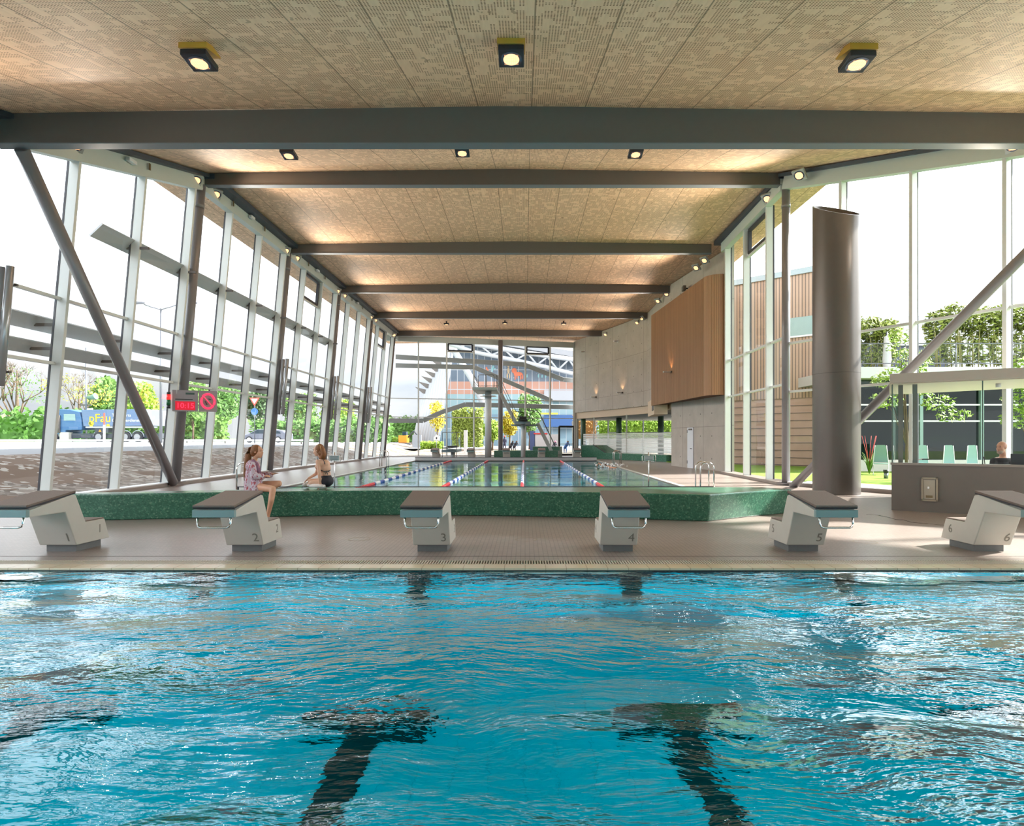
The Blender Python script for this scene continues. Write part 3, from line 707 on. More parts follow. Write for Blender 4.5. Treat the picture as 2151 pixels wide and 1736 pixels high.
t = thing('mosaic_bench', 'stepped green mosaic bench in front of the far window wall', 'bench', (0, 0, 0), group='green mosaic benches')
MB().prism([(-2.4, 46.6), (2.5, 46.2), (2.9, 48.2), (-2.0, 48.6)], 0, .60).build('lower_step', 'green_mosaic', t, bevel=.02)
MB().prism([(.6, 47.6), (2.7, 47.4), (3.0, 48.9), (.8, 49.1)], 0, .90).build('upper_step', 'green_mosaic', t, bevel=.02)

# ------------------------------------------------------------------ starting blocks
def make_block(num, rear_only=False):
    t = thing('starting_block', 'x', 'starting block', (0, 8.4, 0), group='starting blocks of the near pool')
    O = 8.4
    prof = [(7.30, .565), (7.89, .560), (8.09, .094), (8.73, .094), (8.63, .385), (8.26, .385), (8.08, .765), (8.0, .78), (7.30, .648)]
    MB().profx([(y-O, z) for y, z in prof], -.25, .25).build('body', BLOCK, t, bevel=.012)
    MB().lo((-.20, 8.15-O, 0), (.20, 8.62-O, .094)).build('base', BASEM, t)
    th = .026; s = (.815-.700)/(8.07-7.27)
    MB().profx([(7.27-O, .690), (8.07-O, .802), (8.07-O, .828), (7.27-O, .716)], -.252, .252).build('top_plate', PAD, t, bevel=.004)
    MB().profx([(7.285-O, .675), (8.06-O, .786), (8.07-O, .800), (7.27-O, .689)], -.252, .252).build('plate_edge', GASK, t)
    MB().profx([(7.33-O, .64), (7.55-O, .67), (7.55-O, .70), (7.33-O, .68)], -.235, .235).build('plate_bracket', mat('bracket_grey', (.25, .26, .25), .4, .5, 0), t)
    MB().profx([(8.255-O, .386), (8.62-O, .386), (8.625-O, .400), (8.25-O, .400)], -.24, .24).build('step_pad', PAD, t, bevel=.003)
    MB().lo((-.252, 7.262-O, .572), (.252, 7.32-O, .662)).build('crossbar', TEAL, t, bevel=.004)
    MB().tube([(-.20, 7.29-O, .60), (-.20, 7.285-O, .50), (-.185, 7.28-O, .462), (-.155, 7.275-O, .448), (.155, 7.275-O, .448), (.185, 7.28-O, .462), (.20, 7.285-O, .50), (.20, 7.29-O, .60)], .013, 10).build('handle', CHROME, t)
    ang = math.atan2(8.09-7.89, .56-.094)
    yf = lambda z: 7.89+(0.56-z)*(8.09-7.89)/.466-O
    if num:
        text(num, .175, NUM, t, (.165, yf(.20)-.002, .20), (PI/2-ang*-1*1.0, 0, 0), 'number', .001)
        text(num, .165, NUM, t, (.2515, 8.53-O, .25), (PI/2, 0, PI/2), 'number', .001)
        text(num, .165, NUM, t, (-.2515, 8.53-O, .25), (PI/2, 0, -PI/2), 'number', .001)
    return t
bl = {1: 'starting block numbered 1, cut off by the left picture edge', 2: 'starting block numbered 2, in front of the woman in the patterned robe', 3: 'starting block numbered 3, left of the middle of the near pool edge', 4: 'starting block numbered 4, right of the middle of the near pool edge', 5: 'starting block numbered 5, left of the pipe column foot', 6: 'starting block numbered 6, in front of the stone booth at the right edge'}
for k in range(1, 7):
    t = make_block(str(k)); t.location = (LX[k-1], 8.4, 0); t['label'] = bl[k]
fb = make_block(''); fb.location = (-6.26, 42.75, .04); fb['group'] = 'starting blocks at the far pool end'
fbl = ['distant starting block at the far left corner of the far pool', 'distant starting block, second from the left, beside the low springboard', 'distant starting block in the middle, right of the thick white tower column', 'distant starting block right of the thin springboard column', 'distant starting block at the far right corner by the glass exit door']
fb['label'] = fbl[0]
for i, x in enumerate((-3.77, -1.31, 1.15, 3.60)): dup(fb, (x, 42.75, .04), label=fbl[i+1])

# ------------------------------------------------------------------ glass booth with stone base, lifeguard, monitor
t = thing('lifeguard_booth', 'glass lifeguard booth with brown stone tile base and flat roof', 'booth', (0, 0, 0))
c0, c1 = Vector((7.80, 12.87)), Vector((11.5, 10.52)); dd = (c1-c0).normalized(); nb = Vector((-dd.y, dd.x))
if nb.y < 0: nb = -nb
def bq(s, t_): return c0+dd*s+nb*t_
def bprism(mb, s0, s1, t0, t1, z0, z1): return mb.prism([tuple(bq(s0, t0)), tuple(bq(s1, t0)), tuple(bq(s1, t1)), tuple(bq(s0, t1))], z0, z1)
Lb = 4.6
c2 = Vector((9.95, 15.6))
bprism(MB(), 0, Lb, 0, .16, 0, .965).build('front_wall', 'brown_stone' if 'brown_stone' in MATS else BOOTH, t)
MB().prism([(7.80, 12.87), (7.94, 12.80), (9.75, 15.7), (9.62, 15.8)], 0, .965).build('side_wall', BOOTH, t)
bprism(MB(), -.02, Lb, -.02, .20, .965, 1.01).build('ledge', mat('ledge_stone', (.30, .27, .25), .35, 0, .05), t)
mb = MB(); mb.prism([(7.72, 12.80), (11.9, 10.15), (13.2, 13.2), (12.35, 12.85), (9.95, 15.75), (9.55, 15.85)], 2.70, 2.89); mb.build('roof', mat('booth_roof_edge', (.46, .42, .38), .5, 0, .03), t)
mb = MB(); mb.prism([(7.80, 12.90), (11.85, 10.3), (12.3, 12.85), (9.93, 15.65), (9.6, 15.75)], 2.68, 2.70); mb.build('ceiling_panel', mat('pale_birch', (.66, .60, .50), .5, 0, .06), t)
def bpane(s0, s1, z0, z1, t_=.05):
    a, b_ = bq(s0, t_), bq(s1, t_); mb = MB(); mb.vf([(*a, z0), (*b_, z0), (*b_, z1), (*a, z1)], [(0, 1, 2, 3)]); return mb.build('glass_pane', 'booth_glass', t)
bpane(0, 1.55, 1.01, 2.7); bpane(1.56, Lb, 1.01, 2.7)
a, b_ = Vector((7.85, 12.9)), Vector((9.68, 15.7)); mb = MB(); mb.vf([(*a, 1.0), (*b_, 1.0), (*b_, 2.7), (*a, 2.7)], [(0, 1, 2, 3)]); mb.build('glass_pane', 'booth_glass', t)
for s_, w_ in ((1.555, .02), (.012, .025)):
    p = bq(s_, .05); MB().box((p.x, p.y, 1.855), (w_, .02, 1.69), math.atan2(dd.y, dd.x)).build('glass_joint', mat('glass_edge', (.10, .16, .14), .3, 0, 0), t)
for s_, tt_ in ((.16, .45), (.42, .35)):
    p = bq(s_, tt_); MB().box((p.x, p.y, 1.85), (.09, .09, 1.7), math.atan2(dd.y, dd.x)).build('post', mat('booth_post_grey', (.17, .18, .16), .4, .3, .03), t)
p = bq(1.9, 1.0); MB().tube([(p.x, p.y, 2.60), (p.x, p.y, 2.69)], .05, 14).build('smoke_sensor', WPAINT, t)
# desk inside
bprism(MB(), .3, 4.3, .2, .9, .78, .82).build('desk', WPAINT, t)
t = thing('wall_hatch', 'bronze framed metal hatch set in the brown stone booth wall', 'hatch', (0, 0, 0))
def hp(px, py):   # point on booth front face
    r_ = (px-1103)/1270; s_ = (r_*c0.y-c0.x)/(dd.x-r_*dd.y); p = c0+dd*s_; return s_, CAMZ-(py-922)/1270*p.y
s0, z1 = hp(1935, 1003); s1, z0 = hp(1970, 1054)
for a_, b_, c_, d_, nm in ((s0, s0+.035, z0, z1, 'frame'), (s1-.035, s1, z0, z1, 'frame'), (s0, s1, z0, z0+.035, 'frame'), (s0, s1, z1-.035, z1, 'frame')):
    bprism(MB(), a_, b_, -.045, .0, c_, d_).build(nm, BRASS, t)
bprism(MB(), s0+.04, s1-.045, -.02, .0, z0+.04, z1-.045).build('door', mat('hatch_door', (.42, .37, .30), .35, .5, .05), t)
bprism(MB(), s0+.11, s0+.14, -.04, -.02, z0+.26, z0+.30).build('key_lock', CHROME, t)
bprism(MB(), s0+.08, s1-.09, -.028, -.02, z0+.07, z0+.12).build('label_plate', mat('plate_dark_bronze', (.22, .16, .09), .4, .6, .0), t)
t = thing('monitor', 'black computer monitor on the booth desk before the bald man', 'monitor', (*bq(2.05, .38), .82), math.atan2(dd.y, dd.x))
MB().lo((-.02, -.02, .07), (.56, .02, .40)).build('screen_housing', BLACK, t, bevel=.006)
MB().lo((.24, -.01, .0), (.30, .03, .1)).build('stand', BLACK, t); MB().lo((.16, -.08, .0), (.38, .1, .012)).build('foot', BLACK, t)
t = thing('desk_lamp', 'small white desk lamp lying low on the booth ledge', 'lamp', (*bq(.38, .32), .82)); 
MB().tube([(0, 0, 0), (0, 0, .22), (.22, 0, .27)], .012, 8).build('arm', WPAINT, t); MB().box((.27, 0, .26), (.14, .05, .025)).build('head', BLACK, t)
t = thing('microphone', 'thin black gooseneck microphone on the booth desk', 'microphone', (*bq(1.62, .4), .82))
MB().tube([(0, 0, 0), (0, 0, .20), (0, .02, .30)], .008, 8).build('gooseneck', BLACK, t); MB().ell((0, .02, .31), (.015, .015, .025)).build('capsule', BLACK, t); MB().lo((-.05, -.05, 0), (.05, .05, .02)).build('base', BLACK, t)

# ------------------------------------------------------------------ gallery behind striped glass
GREENC = mat('green_column_paint', (.05, .10, .065), .5, 0, .08)
gt = thing('gallery_glass', 'glass screen with white frosted stripes above the far green bench', 'glass screen', (0, 0, 0))
ga, gb = Vector((4.55, 53.6)), Vector((9.7, 38.6)); gd = (gb-ga).normalized(); gn = Vector((-gd.y, gd.x)); gn = gn if gn.x > 0 else -gn
gl_ = (gb-ga).length
mb = MB(); mb.vf([(*ga, .4), (*gb, .4), (*gb, 3.3), (*ga, 3.3)], [(0, 1, 2, 3)]); mb.build('pane', 'window_glass', gt)
FROST = mat('frosted_stripe', (.88, .92, .92), .6, 0, .03)
mb = MB(); z = .48; k = 0
while z < 1.95:
    h_ = .06 if k % 3 else .035
    a, b_ = ga+gn*-.01, gb+gn*-.01; a = ga+gd*1.5-gn*.012
    mb.bar((*a, z), (*b_, z), .004, h_, (0, 0, 1)); z += .088; k += 1
mb.build('stripes', FROST, gt)
for s_ in (0, 3.6, 9.2, 15.8):
    p = ga+gd*min(s_, gl_); MB().bar((p.x, p.y, .4), (p.x, p.y, 3.3), .07, .1, (1, 0, 0)).build('mullion', WHITE, gt)
gcl = ['dark green round column behind the striped glass, near the far corner', 'dark green round column in the middle of the striped glass gallery', 'dark green round column at the near end of the striped glass gallery']
for i, px in enumerate((1225, 1300, 1388)):
    r_ = (px-1103)/1270; Y = 54.6-i*3.2; X = r_*Y
    pole('column', gcl[i], 'column', (X, Y, 0), (X, Y, 3.3), .23, GREENC, extra=False, group='green gallery columns')
struct(MB().prism([(4.95, 54.3), (8.2, 45.3), (9.2, 42), (9.2, 36), (16, 36), (16, 60), (4.95, 60)], 3.31, 3.6).build('gallery_ceiling', mat('gallery_ceiling_grey', (.35, .36, .35), .7, 0, .05)))
struct(MB().prism([(4.6, 54.4), (9.9, 38.5), (16, 38.5), (16, 60), (4.6, 60)], -.3, 0).build('gallery_floor', 'deck_tiles'))
# outer gallery windows
for i, (a, b_) in enumerate((((4.75, 59.8), (8.0, 58.0)), ((8.0, 58.0), (11.0, 56.2)), ((11.0, 56.2), (14.0, 54.5)), ((14, 54.5), (16, 50)))):
    bay(a, b_, 3.25, 3.25, inn=(-.5, -.86), trans=(2.1,) if i else (), depth=.15, pane_m='window_glass')

# ------------------------------------------------------------------ ladders, sign posts
def ladder(label, loc, rz, h=.87):
    t = thing('pool_ladder', label, 'ladder', loc, rz, group='steel pool ladders')
    for sx in (-.24, .24):
        pts = [(-.35, sx, 0), (-.35, sx, h-.2)] + [(-.35+.19*(1-math.cos(PI*k/8)), sx, h-.2+.19*math.sin(PI*k/8)) for k in range(1, 9)] + [(.03, sx, -.9)]
        MB().tube(pts, .022, 10).build('rail', CHROME, t)
    for z in (-.2, -.5, -.8): MB().box((.03, 0, z), (.06, .46, .02)).build('tread', CHROME, t)
    return t
l1 = ladder('curved steel pool ladder at the near right edge of the far pool', (4.95, 17.2, 0), PI)
dup(l1, (-7.6, 16.9, 0), 0, 'curved steel pool ladder left of the woman in the patterned robe')
dup(l1, (-7.6, 33.3, 0), 0, 'curved steel pool ladder on the left edge of the far pool')
dup(l1, (4.95, 33.6, 0), PI, 'curved steel pool ladder in front of the low green bench at right')
SIGNM = mat('sign_panel_blue_grey', (.32, .42, .44), .35, 0, .05)
def signpost(label, loc):
    t = thing('sign_post', label, 'sign', loc, group='warning signs on slim posts')
    MB().tube([(0, 0, 0), (0, 0, 1.16)], .016, 10).build('post', CHROME, t)
    MB().box((0, -.03, 1.0), (.26, .014, .13)).build('panel', SIGNM, t)
    for k in range(3): MB().box((0, -.039, 1.035-.035*k), (.2, .004, .012)).build('text_line', mat('sign_dark_text', (.06, .10, .12), .5, 0, 0), t)
    pts = [(-.165, -.03, .91), (-.18, -.03, .95), (-.18, -.03, 1.05), (-.165, -.03, 1.085), (.165, -.03, 1.085), (.18, -.03, 1.05), (.18, -.03, .95), (.165, -.03, .91), (-.165, -.03, .91)]
    MB().tube(pts, .009, 8).build('rim', CHROME, t)
    return t
signpost('small sign on a slim steel post right of the bare-backed woman', (-5.09, 16.15, .0)); s2 = signpost('small sign on a slim steel post at the right end of the far pool', (3.3, 16.15, .0))

# ------------------------------------------------------------------ diving tower
TWR = mat('pale_grey_tower', (.50, .54, .56), .4, 0, .04)
RAIL = mat('tower_rail_steel', (.12, .125, .13), .3, .5, .03)
t = thing('diving_tower', 'five metre diving platform on a thick pale round column with stairs', 'diving tower', (-2.78, 45.5, 0))
MB().tube([(0, 0, 0), (0, 0, 5.05)], .245, 28).build('column', TWR, t)
MB().tube([(0, 0, 4.7), (0, 0, 4.74)], .62, 28).build('collar', TWR, t)
MB().lo((-1.05, -1.6, 5.08), (.72, 3.0, 5.26)).build('platform', mat('platform_grey_green', (.34, .42, .41), .5, 0, .05), t)
mb = MB()
for x0_, x1_ in ((-.66, -.04), (-.14, .50)): mb.tube([(x0_, -1.2, 5.26), (x0_, -1.2, 6.1), (x0_+.06, -1.2, 6.2), (x1_-.06, -1.2, 6.2), (x1_, -1.2, 6.1), (x1_, -1.2, 5.26)], .028, 8)
mb.build('front_rail', RAIL, t)
mb = MB()
for x_ in (-1.0, .68):
    for z_ in (5.75, 6.2): mb.tube([(x_, -1.0, z_), (x_, 2.9, z_)], .02, 8)
    for y_ in (-1.0, .3, 1.6, 2.9): mb.tube([(x_, y_, 5.26), (x_, y_, 6.2)], .02, 8)
mb.tube([(-1.0, 2.9, 5.75), (.68, 2.9, 5.75)], .02, 8)
mb.build('side_rail', RAIL, t)
# stair flights run from 5 m down right to 3 m and to the deck
mb = MB(); mb.bar((.85, 2.2, 5.1), (2.05, 2.4, 2.75), .10, .28); mb.bar((.85, 3.0, 5.1), (2.05, 3.2, 2.75), .10, .28)
for k in range(12): f = k/11; mb.box((.9+1.15*f, 2.7, 5.05-2.25*f), (.24, .8, .03))
mb.build('upper_stair', TWR, t)
mb = MB()
for yy in (2.2, 3.1):
    for dz in (.95, .55): mb.tube([(.80, yy, 5.2+dz+.2), (2.05, yy, 2.75+dz), (2.5, yy, 2.75+dz)], .02, 8)
mb.build('upper_stair_rail', RAIL, t)
mb = MB(); mb.bar((3.75, 2.0, 2.75), (5.1, 2.0, .05), .10, .26); mb.bar((3.75, 2.8, 2.75), (5.1, 2.8, .05), .10, .26)
for k in range(14): f = k/13; mb.box((3.8+1.25*f, 2.4, 2.7-2.6*f), (.22, .8, .03))
mb.build('lower_stair', TWR, t)
mb = MB()
for yy in (2.0, 2.8):
    mb.tube([(3.0, yy, 3.75), (3.75, yy, 3.72), (3.95, yy, 3.45), (5.25, yy, .75), (5.15, yy, .3)], .022, 8)
mb.build('lower_stair_rail', RAIL, t)
t = thing('springboard_stand', 'three metre springboard platform on a thin pale column', 'springboard', (-.15, 45.3, 0))
MB().tube([(0, 0, 0), (0, 0, 2.65)], .17, 24).build('column', TWR, t)
mb = MB(); mb.lo((-.62, -1.0, 2.62), (.55, 3.2, 2.78)); mb.lo((-.95, 2.0, 2.52), (1.2, 3.2, 2.64)); mb.build('platform', mat('platform_blue_grey', (.22, .32, .37), .5, 0, .05), t)
MB().lo((-.34, -1.9, 2.86), (.30, 3.0, 2.93)).build('board', BLACK, t); MB().lo((-.28, -.9, 2.98), (.26, 1.2, 3.16)).build('roller', BLACK, t)
mb = MB()
for x_ in (-.80, .52):
    mb.tube([(x_, -.2, 2.8), (x_, -.2, 4.15)], .02, 8); mb.tube([(x_, -.2, 3.72), (x_, 3.0, 3.72)], .02, 8); mb.tube([(x_, 3.0, 2.8), (x_, 3.0, 3.72)], .02, 8)
mb.tube([(-.80, -.2, 3.72), (.52, -.2, 3.72)], .02, 8)
mb.build('rail', RAIL, t)
for xa, xb in ((-.80, -.40), (.3, .52), (.52, 1.3)):
    mb = MB(); mb.vf([(xa, 0, 2.8), (xb, 0, 2.8), (xb, 0, 3.7), (xa, 0, 3.7)], [(0, 1, 2, 3)]); mb.build('glass_guard', 'booth_glass', t)
t = thing('low_springboard', 'one metre springboard with glass guards at the left of the far pool end', 'springboard', (-5.35, 44.0, 0))
MB().tube([(.1, 0, 0), (.1, 0, .55)], .16, 20).build('column', TWR, t)
MB().lo((-.62, -.8, .55), (.45, 2.6, .72)).build('platform', mat('platform_blue_grey', (.22, .32, .37)), t)
MB().lo((-.40, -2.0, .84), (.15, 2.4, .90)).build('board', BLACK, t); MB().lo((-.2, -.7, .90), (.40, .4, 1.0)).build('roller', BLACK, t)
mb = MB()
for x_ in (-.62, .42): mb.tube([(x_, -.4, .2), (x_, -.4, 1.98)], .02, 8); mb.tube([(x_, 2.4, .72), (x_, 2.4, 1.98)], .02, 8); mb.tube([(x_, -.4, 1.98), (x_, 2.4, 1.98)], .02, 8)
mb.tube([(-.62, -.4, 1.98), (.42, -.4, 1.98)], .02, 8)
mb.build('rail', RAIL, t)
mb = MB(); mb.vf([(-.62, -.4, .75), (.42, -.4, .75), (.42, -.4, 1.95), (-.62, -.4, 1.95)], [(0, 1, 2, 3)]); mb.build('glass_guard', 'booth_glass', t); mb = MB(); mb.vf([(.42, -.4, .75), (.42, 2.4, .75), (.42, 2.4, 1.95), (.42, -.4, 1.95)], [(0, 1, 2, 3)]); mb.build('glass_guard', 'booth_glass', t)

# swimmer far away in the right lane
t = thing('person', 'swimmer with wet dark hair doing front crawl in the right lane', 'person', (4.35, 33.0, -.03), R(200))
mb = MB(); mb.ell((0, 0, .04), (.10, .12, .11)); mb.ell((.0, .42, .0), (.18, .40, .10)); mb.tube([(.15, .1, .02), (.32, -.1, .22), (.30, -.35, .02)], [.05, .045, .035], 8); mb.ell((0, 1.0, -.02), (.14, .35, .07))
o = mb.build('body', SKIN, t); rm = o.modifiers.new('r', 'REMESH'); rm.mode = 'VOXEL'; rm.voxel_size = .03; rm.use_smooth_shade = True
MB().ell((0, .02, .07), (.105, .125, .09)).build('hair', mat('wet_brown_hair', (.07, .03, .015), .3, 0, .1), t)
mb = MB()
for k in range(60): a = random.uniform(-.9, 1.6); mb.ell((random.uniform(-.5, 1.1), a, random.uniform(0, .16)), (random.uniform(.02, .07),)*3, 6, 4)
tag(mb.build('water_splash', mat('foam_white', (.85, .88, .9), .5, 0, 0)), 'white splash around the swimmer in the right lane', 'splash', kind='stuff').location = (4.4, 33.0, -.03)

# ------------------------------------------------------------------ lamps
def flood(bodym, wedge=False):
    t = thing('floodlight', 'x', 'lamp')
    # local: face looks down -Z ; origin at mounting point
    MB().lo((-.185, -.185, -.24), (.185, .185, -.15)).build('housing', bodym, t, bevel=.012)
    n = 28
    MB().tube([(0, 0, -.242), (0, 0, -.246)], .155, n).build('lens_ring', LENSRIM, t)
    MB().tube([(0, .0, -.247), (0, .0, -.252)], .115, n).build('lens', LENS, t)
    mb = MB()
    for i in range(-3, 4):
        mb.lo((i*.032-.0015, -.10, -.2535), (i*.032+.0015, .10, -.252)); mb.lo((-.10, i*.032-.0015, -.2535), (.10, i*.032+.0015, -.252))
    mb.build('lens_grid', mat('lens_grid', (.5, .28, .14), .5, 0, 0, emit=(1, .5, .22), es=1.2), t)
    MB().lo((-.05, -.05, -.16), (.05, .05, -.0)).build('bracket', BLACK, t)
    return t
FL = flood(LAMPB)
def setrot(o, aim):   # make local -Z look along aim, keep x level
    o.rotation_euler = Vector(aim).to_track_quat('-Z', 'Y').to_euler()
near = [(-4.73, 8.8, 'black ceiling floodlight on a yellow wedge, at the upper left'), (-.2, 8.8, 'black ceiling floodlight on a yellow wedge, in the upper middle'), (4.82, 8.8, 'black ceiling floodlight on a yellow wedge, at the upper right')]
def spot(parent, p=60):
    l = bpy.data.lights.new('lamp_light', 'SPOT'); l.energy = p; l.color = (1, .78, .55); l.spot_size = R(120); l.spot_blend = .6; l.shadow_soft_size = .06
    o = bpy.data.objects.new('lamp_light', l); COL.objects.link(o); o.parent = parent; o.location = (0, 0, -.27); return o
first = True
for x, y, lb in near:
    o = FL if first else dup(FL, (0, 0, 0))
    if first:
        mb = MB(); mb.vf([(-.2, -.2, 0), (.2, -.2, 0), (.2, .2, 0), (-.2, .2, 0), (-.2, -.2, -.02), (.2, -.2, -.02), (.2, .2, -.15), (-.2, .2, -.15)], [(0, 1, 2, 3), (4, 7, 6, 5), (0, 4, 5, 1), (1, 5, 6, 2), (2, 6, 7, 3), (3, 7, 4, 0)]); wd = mb.build('wedge', YEL, FL)
        first = False
    o.location = (x, y, ceil_z(y)+ridge(x)-.005); setrot(o, (0, -.08, -1)); tag(o, lb, group='ceiling floodlights')
FL2 = flood(LAMPB); k = 0
mid = [(-6.2, 15.9, 'ceiling floodlight half hidden behind the nearest beam, left'), (-1.65, 15.9, 'ceiling floodlight half hidden behind the nearest beam, middle'), (2.9, 15.9, 'ceiling floodlight half hidden behind the nearest beam, right'),
       (-5.85, 45.0, 'small ceiling floodlight before the farthest beam, left'), (-1.5, 45.0, 'small ceiling floodlight before the farthest beam, middle'), (2.87, 45.0, 'small ceiling floodlight before the farthest beam, right')]
for x, y, lb in mid:
    o = FL2 if k == 0 else dup(FL2, (0, 0, 0)); k += 1
    o.location = (x, y, ceil_z(y)+ridge(x)-.005); setrot(o, (0, -.15 if y < 20 else 0, -1)); tag(o, lb, group='ceiling floodlights')
FL3 = flood(LAMPW); k = 0
def wash(loc, e=380):  # added wide fill spots, set below the floodlights to brighten ceiling and hall
    l = bpy.data.lights.new('hall_wash_fill', 'SPOT'); l.energy = e; l.color = (1, .86, .72); l.spot_size = R(150); l.spot_blend = 1.0; l.shadow_soft_size = .06
    o = bpy.data.objects.new('hall_wash_fill', l); COL.objects.link(o); sx = -1 if loc[0] > 0 else 1
    o.location = (loc[0]+sx*.75, loc[1]-.1, loc[2]-1.3); o.rotation_euler = Vector((sx, -.15, .10)).to_track_quat('-Z', 'Y').to_euler()
for yy, e_ in ((9.5, 280), (5.0, 260)): wash((-10.7, yy, ceil_z(yy)-.3), e_); wash((kx(yy)-.6, yy, ceil_z(yy)-.3), e_)  # added fill near the camera, with no floodlight fixture
per = []
for i, y in enumerate(BY[1:5]):
    nmn = ['display board column', 'column behind the robed woman', 'column left of the bare-backed woman', 'next to last left column'][i]
    per += [((-10.62, y-.35, 9.95), (.6, -.5, -.9), 'floodlight just before the top of the '+nmn), ((-10.6, y+.85, 9.98), (.6, -.5, -.9), 'floodlight just past the top of the '+nmn)]
per += [((-10.68, 14.3, 8.62), (.6, -.4, -.9), 'tilted square floodlight on the left head band just below the nearest beam'), ((-10.5, 48.0, 9.9), (.6, -.5, -.9), 'tilted square floodlight in the far left ceiling corner')]
for (x, y, z), nmn in (((8.55, 18.7, 9.8), 'tilted square floodlight on the right head band above the pipe column'), ((8.45, 20.9, 9.95), 'tilted square floodlight at the right wall just past the top of the right column'), ((8.45, 28.2, 9.98), 'right one of two tilted floodlights on concrete behind the third beam end'), ((8.40, 29.4, 9.98), 'left one of two tilted floodlights on concrete behind the third beam end'), ((8.20, 34.7, 9.98), 'tilted floodlight at the right end of the fourth beam'), ((8.1, 36.5, 9.98), 'tilted floodlight just past the right end of the fourth beam'), ((8.15, 41.8, 9.98), 'tilted floodlight at the right end of the fifth beam'), ((8.1, 43.3, 9.98), 'tilted floodlight just past the right end of the fifth beam'), ((6.5, 48.2, 9.98), 'tilted floodlight at the right end of the farthest beam'), ((11.35, 14.0, 8.45), 'tilted square floodlight at the upper right picture edge')):
    per.append(((x, y, z), (-.6, -.5, -.9), nmn))
for loc, aim, lb in per:
    o = FL3 if k == 0 else dup(FL3, (0, 0, 0)); k += 1
    o.location = loc; setrot(o, aim); tag(o, lb, group='tilted floodlights along the walls')
    wash(loc)
# wall up-lights on concrete and slats
def uplight(label, loc, rz):
    t = thing('wall_uplight', label, 'lamp', loc, rz, group='small wall uplights')
    MB().lo((-.50, -.07, -.04), (0, .07, .03)).build('arm', mat('uplight_grey', (.55, .56, .55), .3, .4, 0), t, bevel=.01)
    MB().lo((-.12, -.09, -.05), (0, .09, .04)).build('mount', STEEL, t)
    MB().lo((-.34, -.05, .03), (-.14, .05, .033)).build('lens', LENS, t)
    l = bpy.data.lights.new('uplight_light', 'SPOT'); l.energy = 26; l.color = (1, .55, .25); l.spot_size = R(100); l.spot_blend = .8; l.shadow_soft_size = .05
    o = bpy.data.objects.new('uplight_light', l); COL.objects.link(o); o.parent = t; o.location = (-.2, 0, .06); o.rotation_euler = (PI, 0, 0)
uplight('small wall uplight glowing on the timber slat box', (7.78, 31.9, 5.05), R(4))
uplight('small wall uplight glowing on concrete left of the slat box', (7.35, 45.6, 5.0), R(20))
uplight('small wall uplight glowing on concrete near the far corner', (5.85, 49.8, 4.95), R(20))
for x, y, lb in ((7.1, 46.3, 'tiny white spotlight high on the concrete wall left of the slat box'), (5.1, 51.9, 'tiny white spotlight high on the concrete wall near the far corner')):
    t = thing('wall_spotlight', lb, 'lamp', (x, y, 9.0), R(20)); MB().tube([(0, 0, 0), (-.25, 0, -.02), (-.4, -.1, -.05)], .06, 10).build('body', WPAINT, t); MB().box((.0, 0, 0), (.06, .2, .2)).build('mount', WPAINT, t)
t = thing('loudspeaker', 'small dark loudspeaker box on concrete above the slat box', 'loudspeaker', (8.35, 31.5, 9.35)); MB().box((-.08, 0, 0), (.16, .35, .25)).build('box', STEEL, t, bevel=.02); MB().box((.06, 0, 0), (.14, .06, .06)).build('bracket', BLACK, t)

# ------------------------------------------------------------------ LED display on the second column
t = thing('display_board', 'grey display board with red digits and red ring symbol on the left column', 'display', (-11.15, 19.35, 2.72), R(28))
MB().lo((-.12, -.05, -.32), (.60, .03, .36)).build('left_panel', mat('board_grey', (.30, .28, .30), .4, 0, .06), t)
MB().lo((.62, -.05, -.32), (1.15, .03, .36)).build('right_panel', mat('board_grey', (.30, .28, .30)), t)
DIG = mat('red_digits', (.8, .02, .05), .4, 0, 0, emit=(1, .03, .08), es=1.5)
MB().lo((-.04, -.06, -.28), (.52, -.05, .0)).build('digit_window', mat('digit_window_red', (.45, .0, .02), .4, 0, 0, emit=(1, .02, .05), es=.35), t)
text('10:15', .235, DIG, t, (.24, -.064, -.145), (PI/2, 0, 0), 'digits', .002)
MB().lo((-.04, -.058, .05), (.45, -.05, .075)).build('caption_bar', BLACK, t)
MB().lo((.25, -.058, .22), (.5, -.05, .28)).build('caption_mark', mat('dark_green_print', (.05, .10, .09), .5, 0, 0), t)
mb = MB(); pts = [(.885+.19*math.cos(2*PI*i/28), -.06, .02+.235*math.sin(2*PI*i/28)) for i in range(29)]; mb.tube(pts, .032, 8); mb.bar((.76, -.06, .18), (1.01, -.06, -.14), .02, .05, (0, 1, 0)); mb.build('ring_symbol', DIG, t)
mb = MB(); mb.bar((.80, -.058, .02), (.86, -.058, -.10), .02, .06, (0, 1, 0)); mb.bar((.90, -.058, .10), (.98, -.058, .07), .02, .05, (0, 1, 0)); mb.build('camera_symbol', BLACK, t)
mb = MB(); mb.tube([(-.22, -.1, -.24), (-.22, -.1, -.14)], .055, 14); mb.tube([(-.22, -.1, .2), (-.22, -.1, .28)], .055, 14); mb.build('beacon_cap', BLACK, t)
MB().tube([(-.22, -.1, .04), (-.22, -.1, .2)], .06, 14).build('red_beacon', mat('red_beacon', (.8, .01, .01), .3, 0, 0, emit=(1, .02, .02), es=1.6), t)
MB().tube([(-.22, -.1, -.14), (-.22, -.1, .04)], .06, 14).build('green_beacon', mat('green_beacon', (.01, .12, .04), .3, 0, 0), t)

